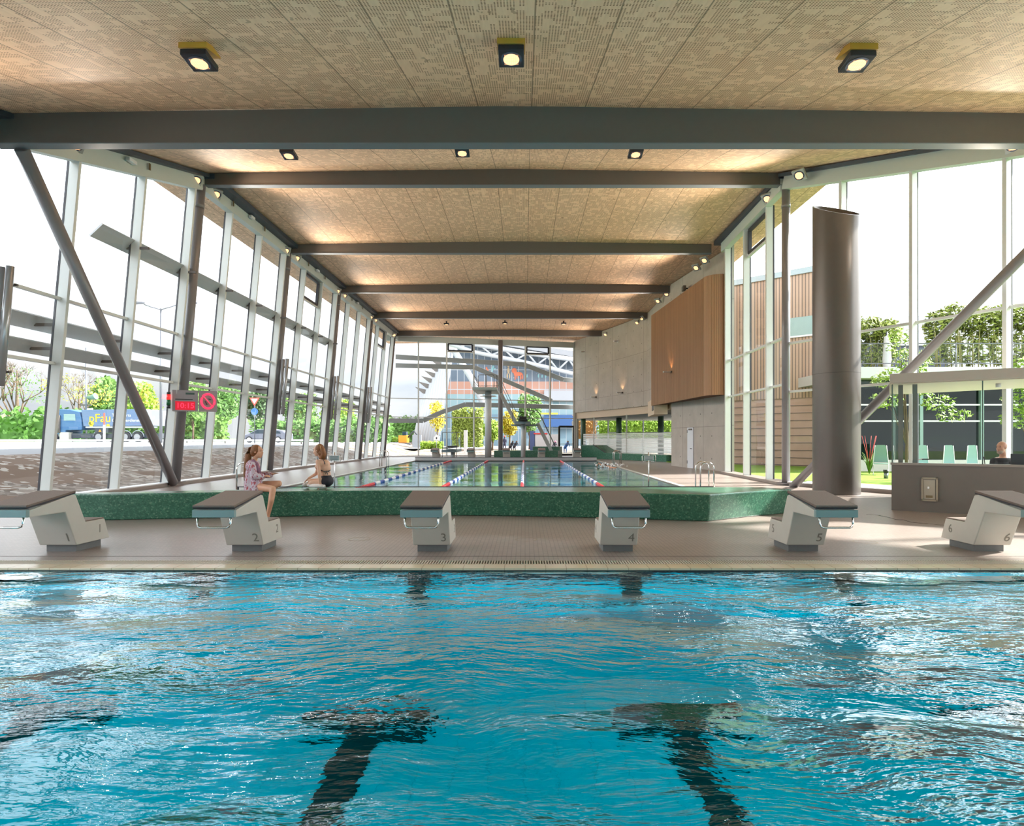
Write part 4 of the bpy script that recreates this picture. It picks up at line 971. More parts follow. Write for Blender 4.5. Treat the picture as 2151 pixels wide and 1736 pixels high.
mb = MB(); pp = [(1820, 1081), (1845, 1083), (1868, 1088), (1882, 1092), (1898, 1093), (1915, 1098), (1950, 1101), (1990, 1105)]
gp = [Vector(((px-1103)/1270*(1270*CAMZ/(py-922)), 1270*CAMZ/(py-922), .0015)) for px, py in pp]
for i, (a, b_) in enumerate(zip(gp, gp[1:])): mb.bar(a, b_, .018+.02*(i % 2), .002)
tag(mb.build('wet_streak', mat('wet_floor', (.07, .055, .05), .15, 0, 0)), 'thin dark wet streak on the tiles in front of the booth', 'puddle')
# ------------------------------------------------------------------ people
def fuse(mb, name, m, parent, vox=.011, smooth=4):
    o = mb.build(name, m, parent)
    r_ = o.modifiers.new('remesh', 'REMESH'); r_.mode = 'VOXEL'; r_.voxel_size = vox; r_.use_smooth_shade = True
    if smooth: s_ = o.modifiers.new('smooth', 'SMOOTH'); s_.factor = .5; s_.iterations = smooth
    return o
def cap(mb, p, q, r1, r2, n=12):
    p, q = Vector(p), Vector(q); mb.tube([p, p.lerp(q, .33), p.lerp(q, .66), q], [r1, r1+(r2-r1)*.33, r1+(r2-r1)*.66, r2], n); mb.ell(p, (r1,)*3, 10, 7); mb.ell(q, (r2,)*3, 10, 7)
def limb(mb, pts, rs):
    for i in range(len(pts)-1): cap(mb, pts[i], pts[i+1], rs[i], rs[i+1])
def hand(mb, w, d, up, s=1., curl=.3, thumb=1):
    """hand at wrist w pointing along d; up = back of hand"""
    d, up = Vector(d).normalized(), Vector(up).normalized(); sd = d.cross(up).normalized(); up = sd.cross(d); w = Vector(w)
    for k in (-1, 0, 1): cap(mb, w+sd*k*.016*s, w+d*.075*s+sd*k*.024*s, .017*s, .014*s)
    for k, l_ in enumerate((.062, .075, .078, .064)):
        b_ = w+d*.08*s+sd*(-.030+.020*k)*s*1.05; m_ = b_+(d-up*curl*.5).normalized()*l_*.5*s+sd*(k-1.5)*.004; e_ = m_+(d-up*curl*1.5).normalized()*l_*.5*s
        cap(mb, b_, m_, .0095*s, .0085*s, 8); cap(mb, m_, e_, .0085*s, .007*s, 8)
    b_ = w+d*.02*s-sd*.026*s*thumb; m_ = b_+(d*.7-sd*.7*thumb-up*.15).normalized()*.04*s; e_ = m_+(d-sd*.2*thumb-up*.3).normalized()*.032*s
    cap(mb, b_, m_, .012*s, .010*s, 8); cap(mb, m_, e_, .010*s, .008*s, 8)
def head(mb, c, f, s=1., tilt=0, mouth_open=False):
    """head centre c, facing f (horizontal unit-ish vector)"""
    c, f = Vector(c), Vector(f).normalized(); z = Vector((0, 0, 1)); sd = f.cross(z).normalized(); z = sd.cross(f)
    M = Matrix((sd, f, z)).transposed()
    E = lambda off, r: mb.ell(c+M @ Vector(off)*s, tuple(v*s for v in r), 16, 11, M)
    E((0, -.012, .03), (.074, .092, .088)); E((0, .028, -.035), (.058, .062, .075)); E((0, .055, -.088), (.028, .026, .024))
    E((0, .078, .038), (.045, .018, .022))
    mb.tube([c+M @ Vector((0, .082, .022))*s, c+M @ Vector((0, .104, -.012))*s, c+M @ Vector((0, .108, -.022))*s], [.007*s, .011*s, .012*s], 8)
    E((0, .096, -.026), (.015, .013, .009))
    E((0, .086, -.050), (.023, .011, .0065)); E((0, .084, -.064 if not mouth_open else -.070), (.021, .011, .0075))
    for k in (-1, 1):
        E((.030*k, .074, .018), (.014, .012, .010)); E((.077*k, -.005, -.004), (.009, .017, .026)); E((.042*k, .050, -.020), (.022, .026, .022))
def face_details(c, f, parent, s=1., browc=(.2, .1, .05)):
    c, f = Vector(c), Vector(f).normalized(); z = Vector((0, 0, 1)); sd = f.cross(z).normalized(); z = sd.cross(f); M = Matrix((sd, f, z)).transposed()
    mb = MB()
    for k in (-1, 1): mb.ell(c+M @ Vector((.030*k, .0825, .018))*s, (.0095*s, .006*s, .0055*s), 10, 6, M)
    mb.build('eyes', mat('eye_dark', (.05, .04, .035), .2, 0, 0), parent)
    mb = MB()
    for k in (-1, 1): mb.ell(c+M @ Vector((.030*k, .086, .036))*s, (.017*s, .006*s, .0035*s), 10, 6, M)
    mb.build('eyebrows', mat('brow', browc, .8, 0, 0), parent)
    mb = MB(); mb.ell(c+M @ Vector((0, .0935, -.0545))*s, (.018*s, .006*s, .007*s), 10, 6, M); mb.build('lips', mat('lips', (.50, .12, .09), .4, 0, 0), parent)
def strands(mb, root_fn, n, seg=7, r=.010):
    for i in range(n):
        pts = root_fn(i/n, random.random()); mb.tube(pts, [r]*(len(pts)-1)+[r*.35], 5)

# --- woman in the patterned robe
yc = 11.78; S = 1270/yc
q = lambda px, py, dy=0.: Vector(((px-1103)/S*(yc+dy)/yc, yc+dy, CAMZ-(py-922)/S*(yc+dy)/yc))
t = thing('person', 'gesturing woman with long ponytail in pink and white robe on the green bench', 'person', (0, 0, 0))
mb = MB()
hc = q(541, 949.5); head(mb, hc, (1, -.12, -.03), 1.08, mouth_open=True)
nk = q(534, 970); cap(mb, q(538, 957), nk, .045, .052)
sh = q(531, 974); hip = q(533, 1022); 
mb.ell(q(531, 980), (.10, .15, .13)); mb.ell(q(530, 996), (.095, .13, .15)); mb.ell(q(533, 1015), (.12, .17, .13)); mb.ell(q(535, 1022), (.14, .18, .11))
SHn, SHf = q(530, 977, -.17), q(534, 977, .17)
# near arm (towards the camera), forearm forward; far arm reaching to the right
limb(mb, [SHn, q(533, 1001, -.24), q(551, 1002, -.20)], [.048, .040, .027]); hand(mb, q(552, 1001.5, -.20), (1, .15, .18), (-.15, -.3, 1), .95, .9, 1)
limb(mb, [SHf, q(545, 999, .18), q(570, 997, .10)], [.047, .039, .026]); hand(mb, q(571, 996.5, .10), (1, -.1, .22), (-.2, .2, 1), .98, .25, -1)
# legs: near leg over the edge, far leg folded in
limb(mb, [q(538, 1023, -.10), q(573, 1028, -.29)], [.088, .062]); limb(mb, [q(573, 1029, -.30), q(570, 1050, -.33), q(562, 1088, -.24)], [.060, .056, .034])
mb.ell(q(563, 1092, -.33), (.04, .11, .035))
limb(mb, [q(540, 1020, .10), q(586, 1016, .02)], [.085, .058]); limb(mb, [q(586, 1017, .02), q(570, 1026, -.02), q(552, 1027, .02)], [.056, .050, .036])
fuse(mb, 'body', SKIN, t)
face_details(hc, (1, -.12, -.03), t, 1.08)
# patterned robe
m, g, b = new_mat('patterned_robe')
tcc = g.n('ShaderNodeTexCoord').outputs['Object']; vo = g.n('ShaderNodeTexVoronoi'); vo.inputs['Scale'].default_value = 26; g.L.new(g.mapping(tcc, (1.3, 1, .7)), vo.inputs[0])
s_ = g.n('ShaderNodeSeparateColor'); g.L.new(vo.outputs['Color'], s_.inputs[0])
cc = g.mix(g.math('LESS_THAN', vo.outputs['Distance'], .42), (.54, .48, .54), (.34, .12, .17)); cc = g.mix(g.math('GREATER_THAN', s_.outputs[0], .62), cc, (.50, .42, .49)); cc = g.mix(g.math('LESS_THAN', s_.outputs[1], .16), cc, (.42, .10, .12))
g.L.new(cc, b.inputs['Base Color']); b.inputs['Roughness'].default_value = .85
mb = MB()
mb.ell(q(531, 980), (.125, .175, .14)); mb.ell(q(530, 996), (.125, .16, .16)); mb.ell(q(532, 1015), (.155, .195, .15)); 
limb(mb, [SHn, q(533, 1001, -.24), q(549, 1002, -.21)], [.066, .068, .070]); limb(mb, [SHf, q(545, 999, .18), q(567, 998, .11)], [.064, .062, .062])
cap(mb, q(528, 1004, -.04), q(526, 1030, -.10), .12, .115); cap(mb, q(537, 1008, -.08), q(538, 1029, -.17), .10, .085); cap(mb, q(531, 1010, .08), q(532, 1027, .10), .13, .12)
cap(mb, q(540, 1018, .04), q(560, 1018, .08), .095, .05)
for k in range(7): cap(mb, q(521+k*3.2, 1000, -.12), q(517+k*4.6, 1033, -.20), .028, .026)
fuse(mb, 'robe', 'patterned_robe', t, .013, 3)
mb = MB(); mb.tube([q(532, 966, .07), q(541, 975, .06), q(547, 1000, .02)], [.03, .035, .03], 8); mb.tube([q(531, 967, -.09), q(539, 975, -.11), q(543, 1000, -.13)], [.03, .035, .03], 8); mb.build('shawl_collar', mat('mauve_collar', (.25, .13, .20), .85, 0, .15, 30), t, smooth=True)
HAIR1 = mat('auburn_hair', (.22, .085, .025), .5, 0, .35, 30, .5, 90)
mb = MB(); mb.ell(q(537.5, 946), (.105, .095, .108)); mb.ell(q(533, 951), (.07, .085, .085))
for i in range(26):
    a = i/26*2*PI; o1 = Vector((.02*math.cos(a), .035*math.sin(a), 0)); o2 = Vector((.035*math.cos(a), .06*math.sin(a), 0))
    mb.tube([q(534, 939)+o1, q(527, 942)+o1*1.1, q(522, 955)+o2, q(519.5, 975)+o2, q(516.5, 995)+o2*.8, q(514.5, 1006+4*math.sin(i))+o2*.4], [.02, .022, .024, .020, .014, .005], 6)
mb.build('hair', HAIR1, t, smooth=True)
mb = MB(); mb.tube([q(531.5, 936.5)+Vector((0, -.03, 0)), q(533.5, 939.5)+Vector((0, 0, .01)), q(531.5, 936.5)+Vector((0, .03, 0))], .018, 8); mb.build('hair_tie', BLACK, t, smooth=True)

# --- bare-backed woman
yc2 = 12.35; S2 = 1270/yc2
q2 = lambda px, py, dy=0.: Vector(((px-1103)/S2*(yc2+dy)/yc2, yc2+dy, CAMZ-(py-922)/S2*(yc2+dy)/yc2))
t = thing('person', 'woman with auburn hair, bare back and black bikini, seated on the green bench', 'person', (0, 0, 0))
mb = MB(); hc = q2(668.5, 947); head(mb, hc, (-1, .12, -.08), 1.02)
cap(mb, q2(672, 956), q2(677, 968), .043, .05)
mb.ell(q2(679, 975), (.14, .12, .10)); mb.ell(q2(682, 984), (.125, .10, .13)); mb.ell(q2(684, 997), (.105, .095, .12)); mb.ell(q2(685, 1011), (.135, .14, .12))
mb.ell(q2(667, 981, .03), (.05, .07, .06))
limb(mb, [q2(667, 969.5, -.10), q2(671, 996, -.15), q2(672.5, 1018, -.12)], [.042, .036, .027]); hand(mb, q2(672, 1018, -.12), (-.25, -.2, -.75), (-.6, -.5, .3), .95, .2, 1)
limb(mb, [q2(672, 972, .12), q2(664, 996, .15), q2(649, 1005, .06)], [.04, .036, .026]); hand(mb, q2(648, 1005.5, .06), (-.8, -.15, -.75), (-.5, 0, .8), .95, .5, -1)
limb(mb, [q2(683, 1013, .06), q2(652, 1012, .00)], [.088, .058]); limb(mb, [q2(652, 1013, .0), q2(668, 1019, .12), q2(684, 1021, .2)], [.055, .048, .036])
limb(mb, [q2(683, 1014, -.04), q2(655, 1016, -.05)], [.085, .056]); limb(mb, [q2(655, 1017, -.05), q2(648, 1020, .0), q2(646, 1021, .18)], [.05, .04, .035])
fuse(mb, 'body', SKIN2, t)
face_details(hc, (-1, .12, -.08), t, 1.02)
mb = MB(); mb.ell(q2(685.5, 1011), (.146, .155, .122)); mb.ell(q2(685, 1003), (.115, .11, .07)); fuse(mb, 'bikini_bottom', mat('navy_black_fabric', (.012, .014, .022), .7, 0, 0), t, .013, 2)
STR = mat('striped_bikini_cord', (.06, .07, .07), .6, 0, 0)
mb = MB(); mb.tube([q2(673, 988, -.10), q2(681, 991, -.115), q2(690, 990, -.09), q2(694, 988, -.02)], .008, 6)
for dx, dz in ((-2, 7), (1.5, 8), (5, 3), (-4, 3)): mb.tube([q2(686, 990, -.12), q2(686+dx, 990+dz*.6, -.135), q2(686+dx*1.2, 990+dz, -.12)], [.008, .010, .004], 6)
mb.tube([q2(678, 966, -.075), q2(681, 970, -.115)], .006, 6); mb.tube([q2(681, 970, -.115), q2(682.5, 976, -.118)], .009, 6)
mb.build('bikini_strap', STR, t, smooth=True)
HAIR2 = mat('copper_hair', (.24, .095, .03), .5, 0, .35, 30, .5, 90)
mb = MB(); mb.ell(q2(671.5, 943.5), (.095, .095, .105)); mb.ell(q2(675.5, 950), (.075, .09, .10))
for i in range(34):
    a = i/34*2*PI; c_, s_ = math.cos(a), math.sin(a)
    mb.tube([q2(672+3*c_, 938, .0)+Vector((0, .05*s_, 0)), q2(677+3.5*c_, 944, .09*s_), q2(679+4.5*c_, 955, .10*s_), q2(676+6*c_, 964+2*math.sin(3*i), .09*s_)], [.02, .026, .024, .008], 6)
mb.build('hair', HAIR2, t, smooth=True)
mb = MB(); mb.tube([q2(670, 934.5), q2(673, 938, -.092), q2(674.5, 946, -.102)], .008, 6); mb.build('hair_band', mat('gold_band', (.55, .33, .12), .4, 0, 0), t, smooth=True)
mb = MB(); 
mb.tube([q2(646, 1020, -.02), q2(658, 1020.5, -.10), q2(672, 1021, -.12), q2(684, 1021, -.10)], [.03, .04, .045, .035], 10); mb.tube([q2(650, 1022.3, -.12), q2(664, 1022.5, -.2), q2(680, 1022, -.17)], [.026, .034, .028], 10); mb.ell(q2(642, 1019, .06), (.06, .1, .05))
o = fuse(mb, 'towel', mat('white_towel', (.78, .76, .76), .95, 0, .04, 40, .5, 80), None, .014, 2); tag(o, 'crumpled white towel under the hand of the bare-backed woman', 'towel')

# --- man in the booth
bp_ = bq(2.0, .85); Yb = bp_.y; Sb = 1270/Yb
bx = (2096-1103)/Sb
t = thing('person', 'bald bearded man in a black shirt sitting behind the monitor in the booth', 'person', (bx, Yb, 0))
q3 = lambda px, py, dy=0.: Vector(((px-2096)/Sb, dy, CAMZ-(py-922)/Sb))
mb = MB(); hc = q3(2104, 941); head(mb, hc, (-1, -.35, -.05), 1.12)
cap(mb, q3(2106, 950), q3(2107, 962), .055, .06); mb.ell(q3(2103, 966), (.16, .12, .06)); mb.ell(q3(2102, 990), (.16, .13, .28)); mb.ell(q3(2102, 1020), (.17, .16, .16))
limb(mb, [q3(2088, 968), q3(2078, 985, -.08), q3(2090, 990, -.25)], [.06, .045, .03]); hand(mb, q3(2091, 990, -.25), (.5, -.5, 0), (0, 0, 1))
limb(mb, [q3(2118, 968), q3(2128, 985, -.05), q3(2112, 990, -.25)], [.06, .045, .03])
limb(mb, [q3(2098, 1025), q3(2086, 1025, -.45), q3(2086, 1066, -.45)], [.09, .07, .05]); limb(mb, [q3(2108, 1025), q3(2112, 1025, -.45), q3(2112, 1066, -.45)], [.09, .07, .05])
fuse(mb, 'body', mat('ruddy_skin', (.62, .30, .20), .45, 0, .05, 10), t, .013)
face_details(hc, (-1, -.35, -.05), t, 1.12, (.3, .15, .08))
mb = MB(); f_ = Vector((-1, -.35, 0)).normalized(); mb.ell(hc+f_*.05+Vector((0, 0, -.085)), (.055, .06, .05)); mb.build('beard', mat('grey_beard', (.42, .30, .24), .9, 0, .15, 40), t, smooth=True)
mb = MB(); mb.ell(q3(2103, 966.5), (.17, .13, .062)); mb.ell(q3(2102, 992), (.175, .145, .30)); cap(mb, q3(2088, 969), q3(2079, 984, -.07), .073, .06); cap(mb, q3(2118, 969), q3(2127, 984, -.05), .073, .06)
fuse(mb, 'shirt', mat('black_shirt', (.014, .014, .016), .85, 0, 0), t, .014)
ch = thing('office_chair', 'grey office chair under the man in the booth', 'chair', (bx+.06, Yb+.05, 0))
MB().lo((-.22, -.22, .42), (.22, .22, .50)).build('seat', STEEL, ch, bevel=.03); MB().lo((-.2, .2, .5), (.2, .25, .95)).build('backrest', STEEL, ch, bevel=.02); MB().tube([(0, 0, .05), (0, 0, .42)], .03, 10).build('stem', BLACK, ch)
for k in range(5): MB().bar((0, 0, .06), (.26*math.cos(k*2*PI/5), .26*math.sin(k*2*PI/5), .04), .04, .04).build('foot', BLACK, ch)

# ------------------------------------------------------------------ exterior: ground
def hleft(x):
    a = max(0, min(1, (-x-12.2)/6.0)); a = a*a*(3-2*a); return -.02 + .97*a + .28*max(0, min(1, (-x-18.5)/22))
mb = MB(); xs = [-11.75, -12.2, -12.8, -13.5, -14.2, -15, -16, -17, -18.2]; ys = [-30+3*i for i in range(28)]+[56, 62, 72, 90, 130, 220]
def grid(xs, ys, h):
    mb = MB(); vs = [(x, y, h(x, y)) for y in ys for x in xs]; n = len(xs)
    mb.vf(vs, [(j*n+i, j*n+i+1, (j+1)*n+i+1, (j+1)*n+i) for j in range(len(ys)-1) for i in range(n-1)]); return mb
rnd = random.Random(3)
o = grid(xs, ys, lambda x, y: hleft(x)+(rnd.uniform(-.06, .06) if x < -12 and x > -18 else 0)).build('gravel_bank', 'gravel'); tag(o, 'gravel and soil bank outside the left windows', 'gravel', kind='stuff')
o = grid([-18.2, -20, -24, -30, -36, -46], ys, lambda x, y: hleft(x)).build('road', ASPH); struct(o)
o = grid([-46, -70, -120, -260], ys, lambda x, y: 1.22+.02*max(0, -x-60)*.3).build('meadow', GRASS2); struct(o)
o = grid([-11.75, -4, 4, 12, 18], [50.5, 54.3, 57, 60, 66, 72], lambda x, y: .0+.02*max(0, y-56) + (rnd.uniform(-.05, .05) if y > 55 else -.02)).build('gravel_yard', 'gravel'); tag(o, 'rubble and soil yard beyond the far window wall', 'gravel', kind='stuff')
o = grid([-18, 0, 20, 60, 120], [72, 90, 130, 220], lambda x, y: .33+.01*(y-72)*.3).build('street', ASPH); struct(o)
o = MB().prism([(8.95, 19.6), (27.0, -15), (60, -15), (60, 40), (9.2, 40), (9.2, 26)], -.3, .04).build('lawn_base', LAWN); tag(o, 'bright green lawn outside the right windows', 'grass', kind='stuff')
o = struct(MB().prism([(8.95, 19.62), (9.6, 18.6), (26.5, -13.8), (28.2, -13.8), (11.2, 19.4), (9.8, 21)], -.2, .055).build('gravel_strip', mat('pale_gravel_strip', (.50, .50, .47), .9, 0, .3, 40)))
# concrete barrier beyond the road at the left
t = MB().lo((-60, 52, 1.1), (-46.5, 52.4, 2.35)).build('retaining_wall', mat('pale_barrier', (.50, .49, .46), .85, 0, .1)); tag(t, 'pale concrete wall along the road at the far left', 'wall')
t = thing('crash_barrier', 'long white guard rail between gravel bank and road', 'guard rail', (0, 0, 0))
MB().lo((-52, 57.0, 1.28), (-20, 57.1, 1.46)).build('rail', WPAINT, t)
for k in range(9): MB().lo((-50+3.6*k, 57.1, 1.0), (-49.9+3.6*k, 57.18, 1.4)).build('post', STEEL, t)

# ------------------------------------------------------------------ trees, hedges
def leafmat(name, col, var=.35): return mat(name, col, .6, 0, var, 1.5)
def foliage(mb, blobs, n, s, rg):
    tot = sum(r[0]*r[1]*r[2] for c, r in blobs)
    for c, r in blobs:
        k = int(n*r[0]*r[1]*r[2]/tot)
        for _ in range(k):
            v = Vector((rg.gauss(0, 1), rg.gauss(0, 1), rg.gauss(0, 1))).normalized()*rg.uniform(.35, 1.0)**.5
            p = Vector((c[0]+v.x*r[0], c[1]+v.y*r[1], c[2]+v.z*r[2]))
            a = Vector((rg.gauss(0, 1), rg.gauss(0, 1), rg.gauss(0, 1))).normalized(); b_ = a.orthogonal().normalized(); ss = s*rg.uniform(.6, 1.3)
            mb.vf([p-a*ss, p+b_*ss*.45, p+a*ss, p-b_*ss*.45], [(0, 1, 2), (0, 2, 3)])
def tree(label, loc, h, blobs, col, n=1500, s=.22, trunk=.12, group=None, name='tree', branches=5, bare=0, seed=1, cat='tree'):
    rg = random.Random(seed); t = thing(name, label, cat, loc, group=group)
    mb = MB(); mb.tube([(0, 0, -.2), (.05, 0, h*.25), (0, .05, h*.5), (.03, 0, h*.8)], [trunk, trunk*.8, trunk*.55, trunk*.2], 8)
    for c, r in blobs[:branches]: mb.tube([(0, 0, h*.22), (c[0]*.5, c[1]*.5, (h*.22+c[2])*.52), c], [trunk*.4, trunk*.25, trunk*.08], 6)
    def br(p, d, l_, r_, lv):
        q_ = p+d*l_; mb.tube([p, p.lerp(q_, .5)+Vector((rg.uniform(-.1, .1), 0, 0))*l_, q_], [r_, r_*.8, r_*.55], 5)
        if lv:
            for _ in range(3): br(q_, (d+Vector((rg.uniform(-.9, .9), rg.uniform(-.9, .9), rg.uniform(-.1, .6)))).normalized(), l_*.68, r_*.55, lv-1)
    if bare:
        for _ in range(bare): br(Vector((0, 0, h*.2)), Vector((rg.uniform(-.8, .8), rg.uniform(-.8, .8), 1)).normalized(), h*.28, trunk*.5, 4)
    mb.build('trunk', mat('bark_brown', (.13, .09, .06), .9, 0, .2), t)
    if n: mb = MB(); foliage(mb, blobs, n, s, rg); mb.build('foliage', leafmat('leaf_'+col, LC[col]), t)
    return t
LC = {'green': (.13, .26, .05), 'yellow': (.40, .42, .04), 'dark': (.05, .11, .03), 'lime': (.27, .42, .04), 'gold': (.50, .40, .02), 'red': (.42, .20, .05), 'bamboo': (.22, .27, .04), 'bush': (.11, .24, .05)}
def pt(px, Y): return (px-1103)/1270*Y
def hz(py, Y): return CAMZ-(py-922)/1270*Y
def blob_tree(label, px, Y, base, topy, wpx, col, n=1400, s=.25, seed=1, **k):
    X = pt(px, Y); zt = hz(topy, Y); w_ = wpx/1270*Y/2; h = zt-base; rg = random.Random(seed)
    bl = [((rg.uniform(-.4, .4)*w_, rg.uniform(-.4, .4)*w_, h*rg.uniform(.5, .85)), (w_*rg.uniform(.45, .65), w_*.55, h*rg.uniform(.14, .22))) for _ in range(7)]
    bl.append(((0, 0, h*.6), (w_*.8, w_*.7, h*.3)))
    return tree(label, (X, Y, base), h, bl, col, n, s, seed=seed, group='trees outside the hall', **k)
tree('nearly bare wide tree above the concrete wall at the far left', (pt(35, 71), 71, 1.2), 10.4, [((-2, 0, 6.5), (3, 2, 1.6)), ((2, 0, 6), (2.4, 2, 1.6)), ((0, 0, 8), (2.5, 2, .9))], 'bush', 500, .13, .28, 'trees outside the hall', bare=4, seed=4)
tree('nearly bare small tree above the blue truck cab', (pt(165, 67), 67, 1.2), 8.4, [((-1.5, 0, 6), (2.5, 2, 1.6)), ((2, 0, 5.2), (2, 2, 1.3))], 'yellow', 500, .13, .18, 'trees outside the hall', bare=3, seed=9)
blob_tree('bushy green tree above the truck, left of the diagonal brace', 225, 78, 1.2, 792, 75, 'green', 2600, .3, 11)
blob_tree('bright yellow-green tree behind the truck, right of the diagonal brace', 292, 89, 1.2, 800, 100, 'lime', 2600, .3, 12)
blob_tree('green tree right of the red display board', 405, 70, 1.2, 800, 90, 'green', 2200, .28, 13)
blob_tree('loose green tree left of the woman in the patterned robe', 470, 85, 1.2, 800, 90, 'bush', 2200, .3, 14)
blob_tree('dark green tree between the robed woman and the column', 545, 90, 1.2, 815, 80, 'dark', 1800, .3, 15)
blob_tree('green tree behind the parked grey car', 630, 95, 1.2, 825, 90, 'green', 2000, .3, 16)
blob_tree('green tree outside above the bare-backed woman', 710, 100, 1.2, 840, 90, 'lime', 1800, .3, 17)
def hedge(label, x0, x1, y0, y1, z0, z1, col, n, s=.16, name='hedge', seed=1, group=None, cat='hedge'):
    rg = random.Random(seed); mb = MB(); 
    for _ in range(n):
        p = Vector((rg.uniform(x0, x1), rg.uniform(y0, y1), z0+(z1-z0)*rg.random()**.8*rg.uniform(.85, 1.05))); a = Vector((rg.gauss(0, 1), rg.gauss(0, 1), rg.gauss(0, 1))).normalized(); b_ = a.orthogonal().normalized(); ss = s*rg.uniform(.6, 1.3)
        mb.vf([p-a*ss, p+b_*ss*.5, p+a*ss, p-b_*ss*.5], [(0, 1, 2), (0, 2, 3)])
    mb.lo((x0+s, (y0+y1)/2-.1, z0), (x1-s, (y0+y1)/2+.1, z0+(z1-z0)*.75))
    o = mb.build(name, leafmat('leaf_'+col, LC[col])); tag(o, label, cat, group); return o
hedge('low dark bushes behind the concrete wall at the far left', -84, -48, 64.5, 67, 1.1, 4.9, 'bush', 2600, .35, seed=21)
hedge('green bushes behind the blue truck', -56, -36, 72, 74, 1.1, 4.4, 'green', 2200, .35, seed=22)
hedge('green bushes along the meadow outside the middle left windows', -35, -17, 76.5, 78.5, 1.1, 4.0, 'bush', 2400, .35, seed=23)
hedge('bushy row outside the far part of the left windows', -34, -14, 96, 98, .9, 5.2, 'green', 2400, .35, seed=24)
blob_tree('yellow-green bush group at the far left corner window', 838, 105, .5, 893, 56, 'yellow', 2200, .25, 31)
blob_tree('small lime bush in the far left corner window', 822, 92, .5, 915, 34, 'lime', 1400, .2, 32)
blob_tree('golden slender tree in front of the white slanted tubes', 918, 78, .4, 838, 42, 'gold', 1100, .18, 33)
blob_tree('golden tree right of the far middle column', 1070, 72, .4, 862, 45, 'gold', 1800, .2, 34)
blob_tree('leafy green tree behind the thin springboard column', 1112, 70, .3, 828, 58, 'green', 2800, .24, 35)
blob_tree('full green tree behind the thick tower column', 1034, 66, .3, 884, 46, 'lime', 2600, .2, 36)
hedge('tall yellow-green hedge screen left of the tower column', pt(950, 80), pt(1015, 80), 79.5, 80.5, .4, hz(858, 80), 'bamboo', 3600, .22, seed=41)
hedge('clipped low green hedge left of the low springboard', pt(884, 72), pt(930, 72), 71.5, 72.5, .3, hz(928, 72), 'lime', 1500, .16, seed=42)
hedge('bamboo hedge seen through the striped gallery glass', 7.5, 17, 62, 63.5, 1.5, 4.0, 'lime', 3600, .17, seed=43)
hedge('red and yellow shrubs at the left end of the gallery windows', 4.9, 7.4, 61.9, 62.9, 1.5, 4.0, 'red', 500, .14, seed=44, cat='shrub', name='shrub')
tag(MB().lo((6.5, 61.2, 0), (18, 63.6, 1.55)).build('bright_ground_backdrop', mat('bright_ground_white', (.75, .76, .76), .7, 0, .05)), 'white planter added for the bright ground seen through the striped gallery glass', 'backdrop')  # white block added in place of the bright ground behind the glass
# ------------------------------------------------------------------ louvres outside
LOUV = mat('louvre_aluminium', (.52, .54, .56), .45, .2, .04)
def louvre(label, pts, zc, w_=.46, tilt=.55, th=.05, brk=None, out=(-1, 0)):
    t = thing('sun_louvre', label, 'louvre', (0, 0, 0), group='long sun louvres outside')
    mb = MB(); out = Vector((*out, 0)).normalized()
    upv = (Vector((0, 0, 1))*math.sin(tilt+.2)-out*math.cos(tilt+.2)).normalized()
    for a, b_ in zip(pts, pts[1:]): mb.bar(a, b_, th, w_, upv)
    mb.build('blade', LOUV, t)
    for p in (brk or []):
        MB().bar(Vector(p)-out*.0+Vector((0, 0, .0)), Vector(p)-out*.62, .06, .07).build('bracket', STEEL, t)
    return t
bry = [y for y in YM if 16 < y < 34]
louvre('highest long sun louvre outside the left windows', [(-11.08, 15.6, 6.92), (-11.08, 34, 6.92)], 0, brk=[(-11.15, y, 6.85) for y in bry])
louvre('middle long sun louvre outside the left windows', [(-11.72, 8, 4.30), (-11.72, 52, 4.30)], 0, w_=.42, brk=[(-11.75, y, 4.25) for y in YM])
louvre('lowest long sun louvre outside the left windows', [(-11.85, 8, 3.72), (-11.85, 52, 3.72)], 0, w_=.38, brk=[(-11.85, y, 3.68) for y in YM])
def fp3(px, py, Yoff=.9):
    x, y = farpt(px); return (x, y+Yoff, hz(py, y+Yoff))
louvre('upper bent louvre crossing the far window wall', [fp3(826, 750), fp3(1100, 766), fp3(1185, 798), fp3(1215, 800)], 0, w_=.42, tilt=.9, out=(0, 1))
louvre('second bent louvre sloping down behind the tower rail', [fp3(826, 768), fp3(995, 772), fp3(1160, 842)], 0, w_=.40, tilt=.9, out=(0, 1))
louvre('lower bent louvre rising behind the tower column', [fp3(812, 884), fp3(885, 884), fp3(925, 866), fp3(975, 850), fp3(1215, 856)], 0, w_=.42, tilt=.9, out=(0, 1))

# ------------------------------------------------------------------ truck, car, street furniture
BT = mat('truck_blue', (.05, .14, .30), .4, 0, .08); BT2 = mat('tipper_blue', (.12, .19, .32), .5, 0, .1); TYRE = mat('tyre', (.04, .04, .045), .9, 0, .1); HUB = mat('hub_grey', (.35, .36, .38), .4, .5, .1); CHAS = mat('chassis_dark', (.05, .06, .07), .7, 0, .2)
Yt = 59.5; t = thing('tipper_truck', 'blue tipper truck with yellow lettering parked on the road', 'truck', (pt(112, Yt), Yt, 1.2))
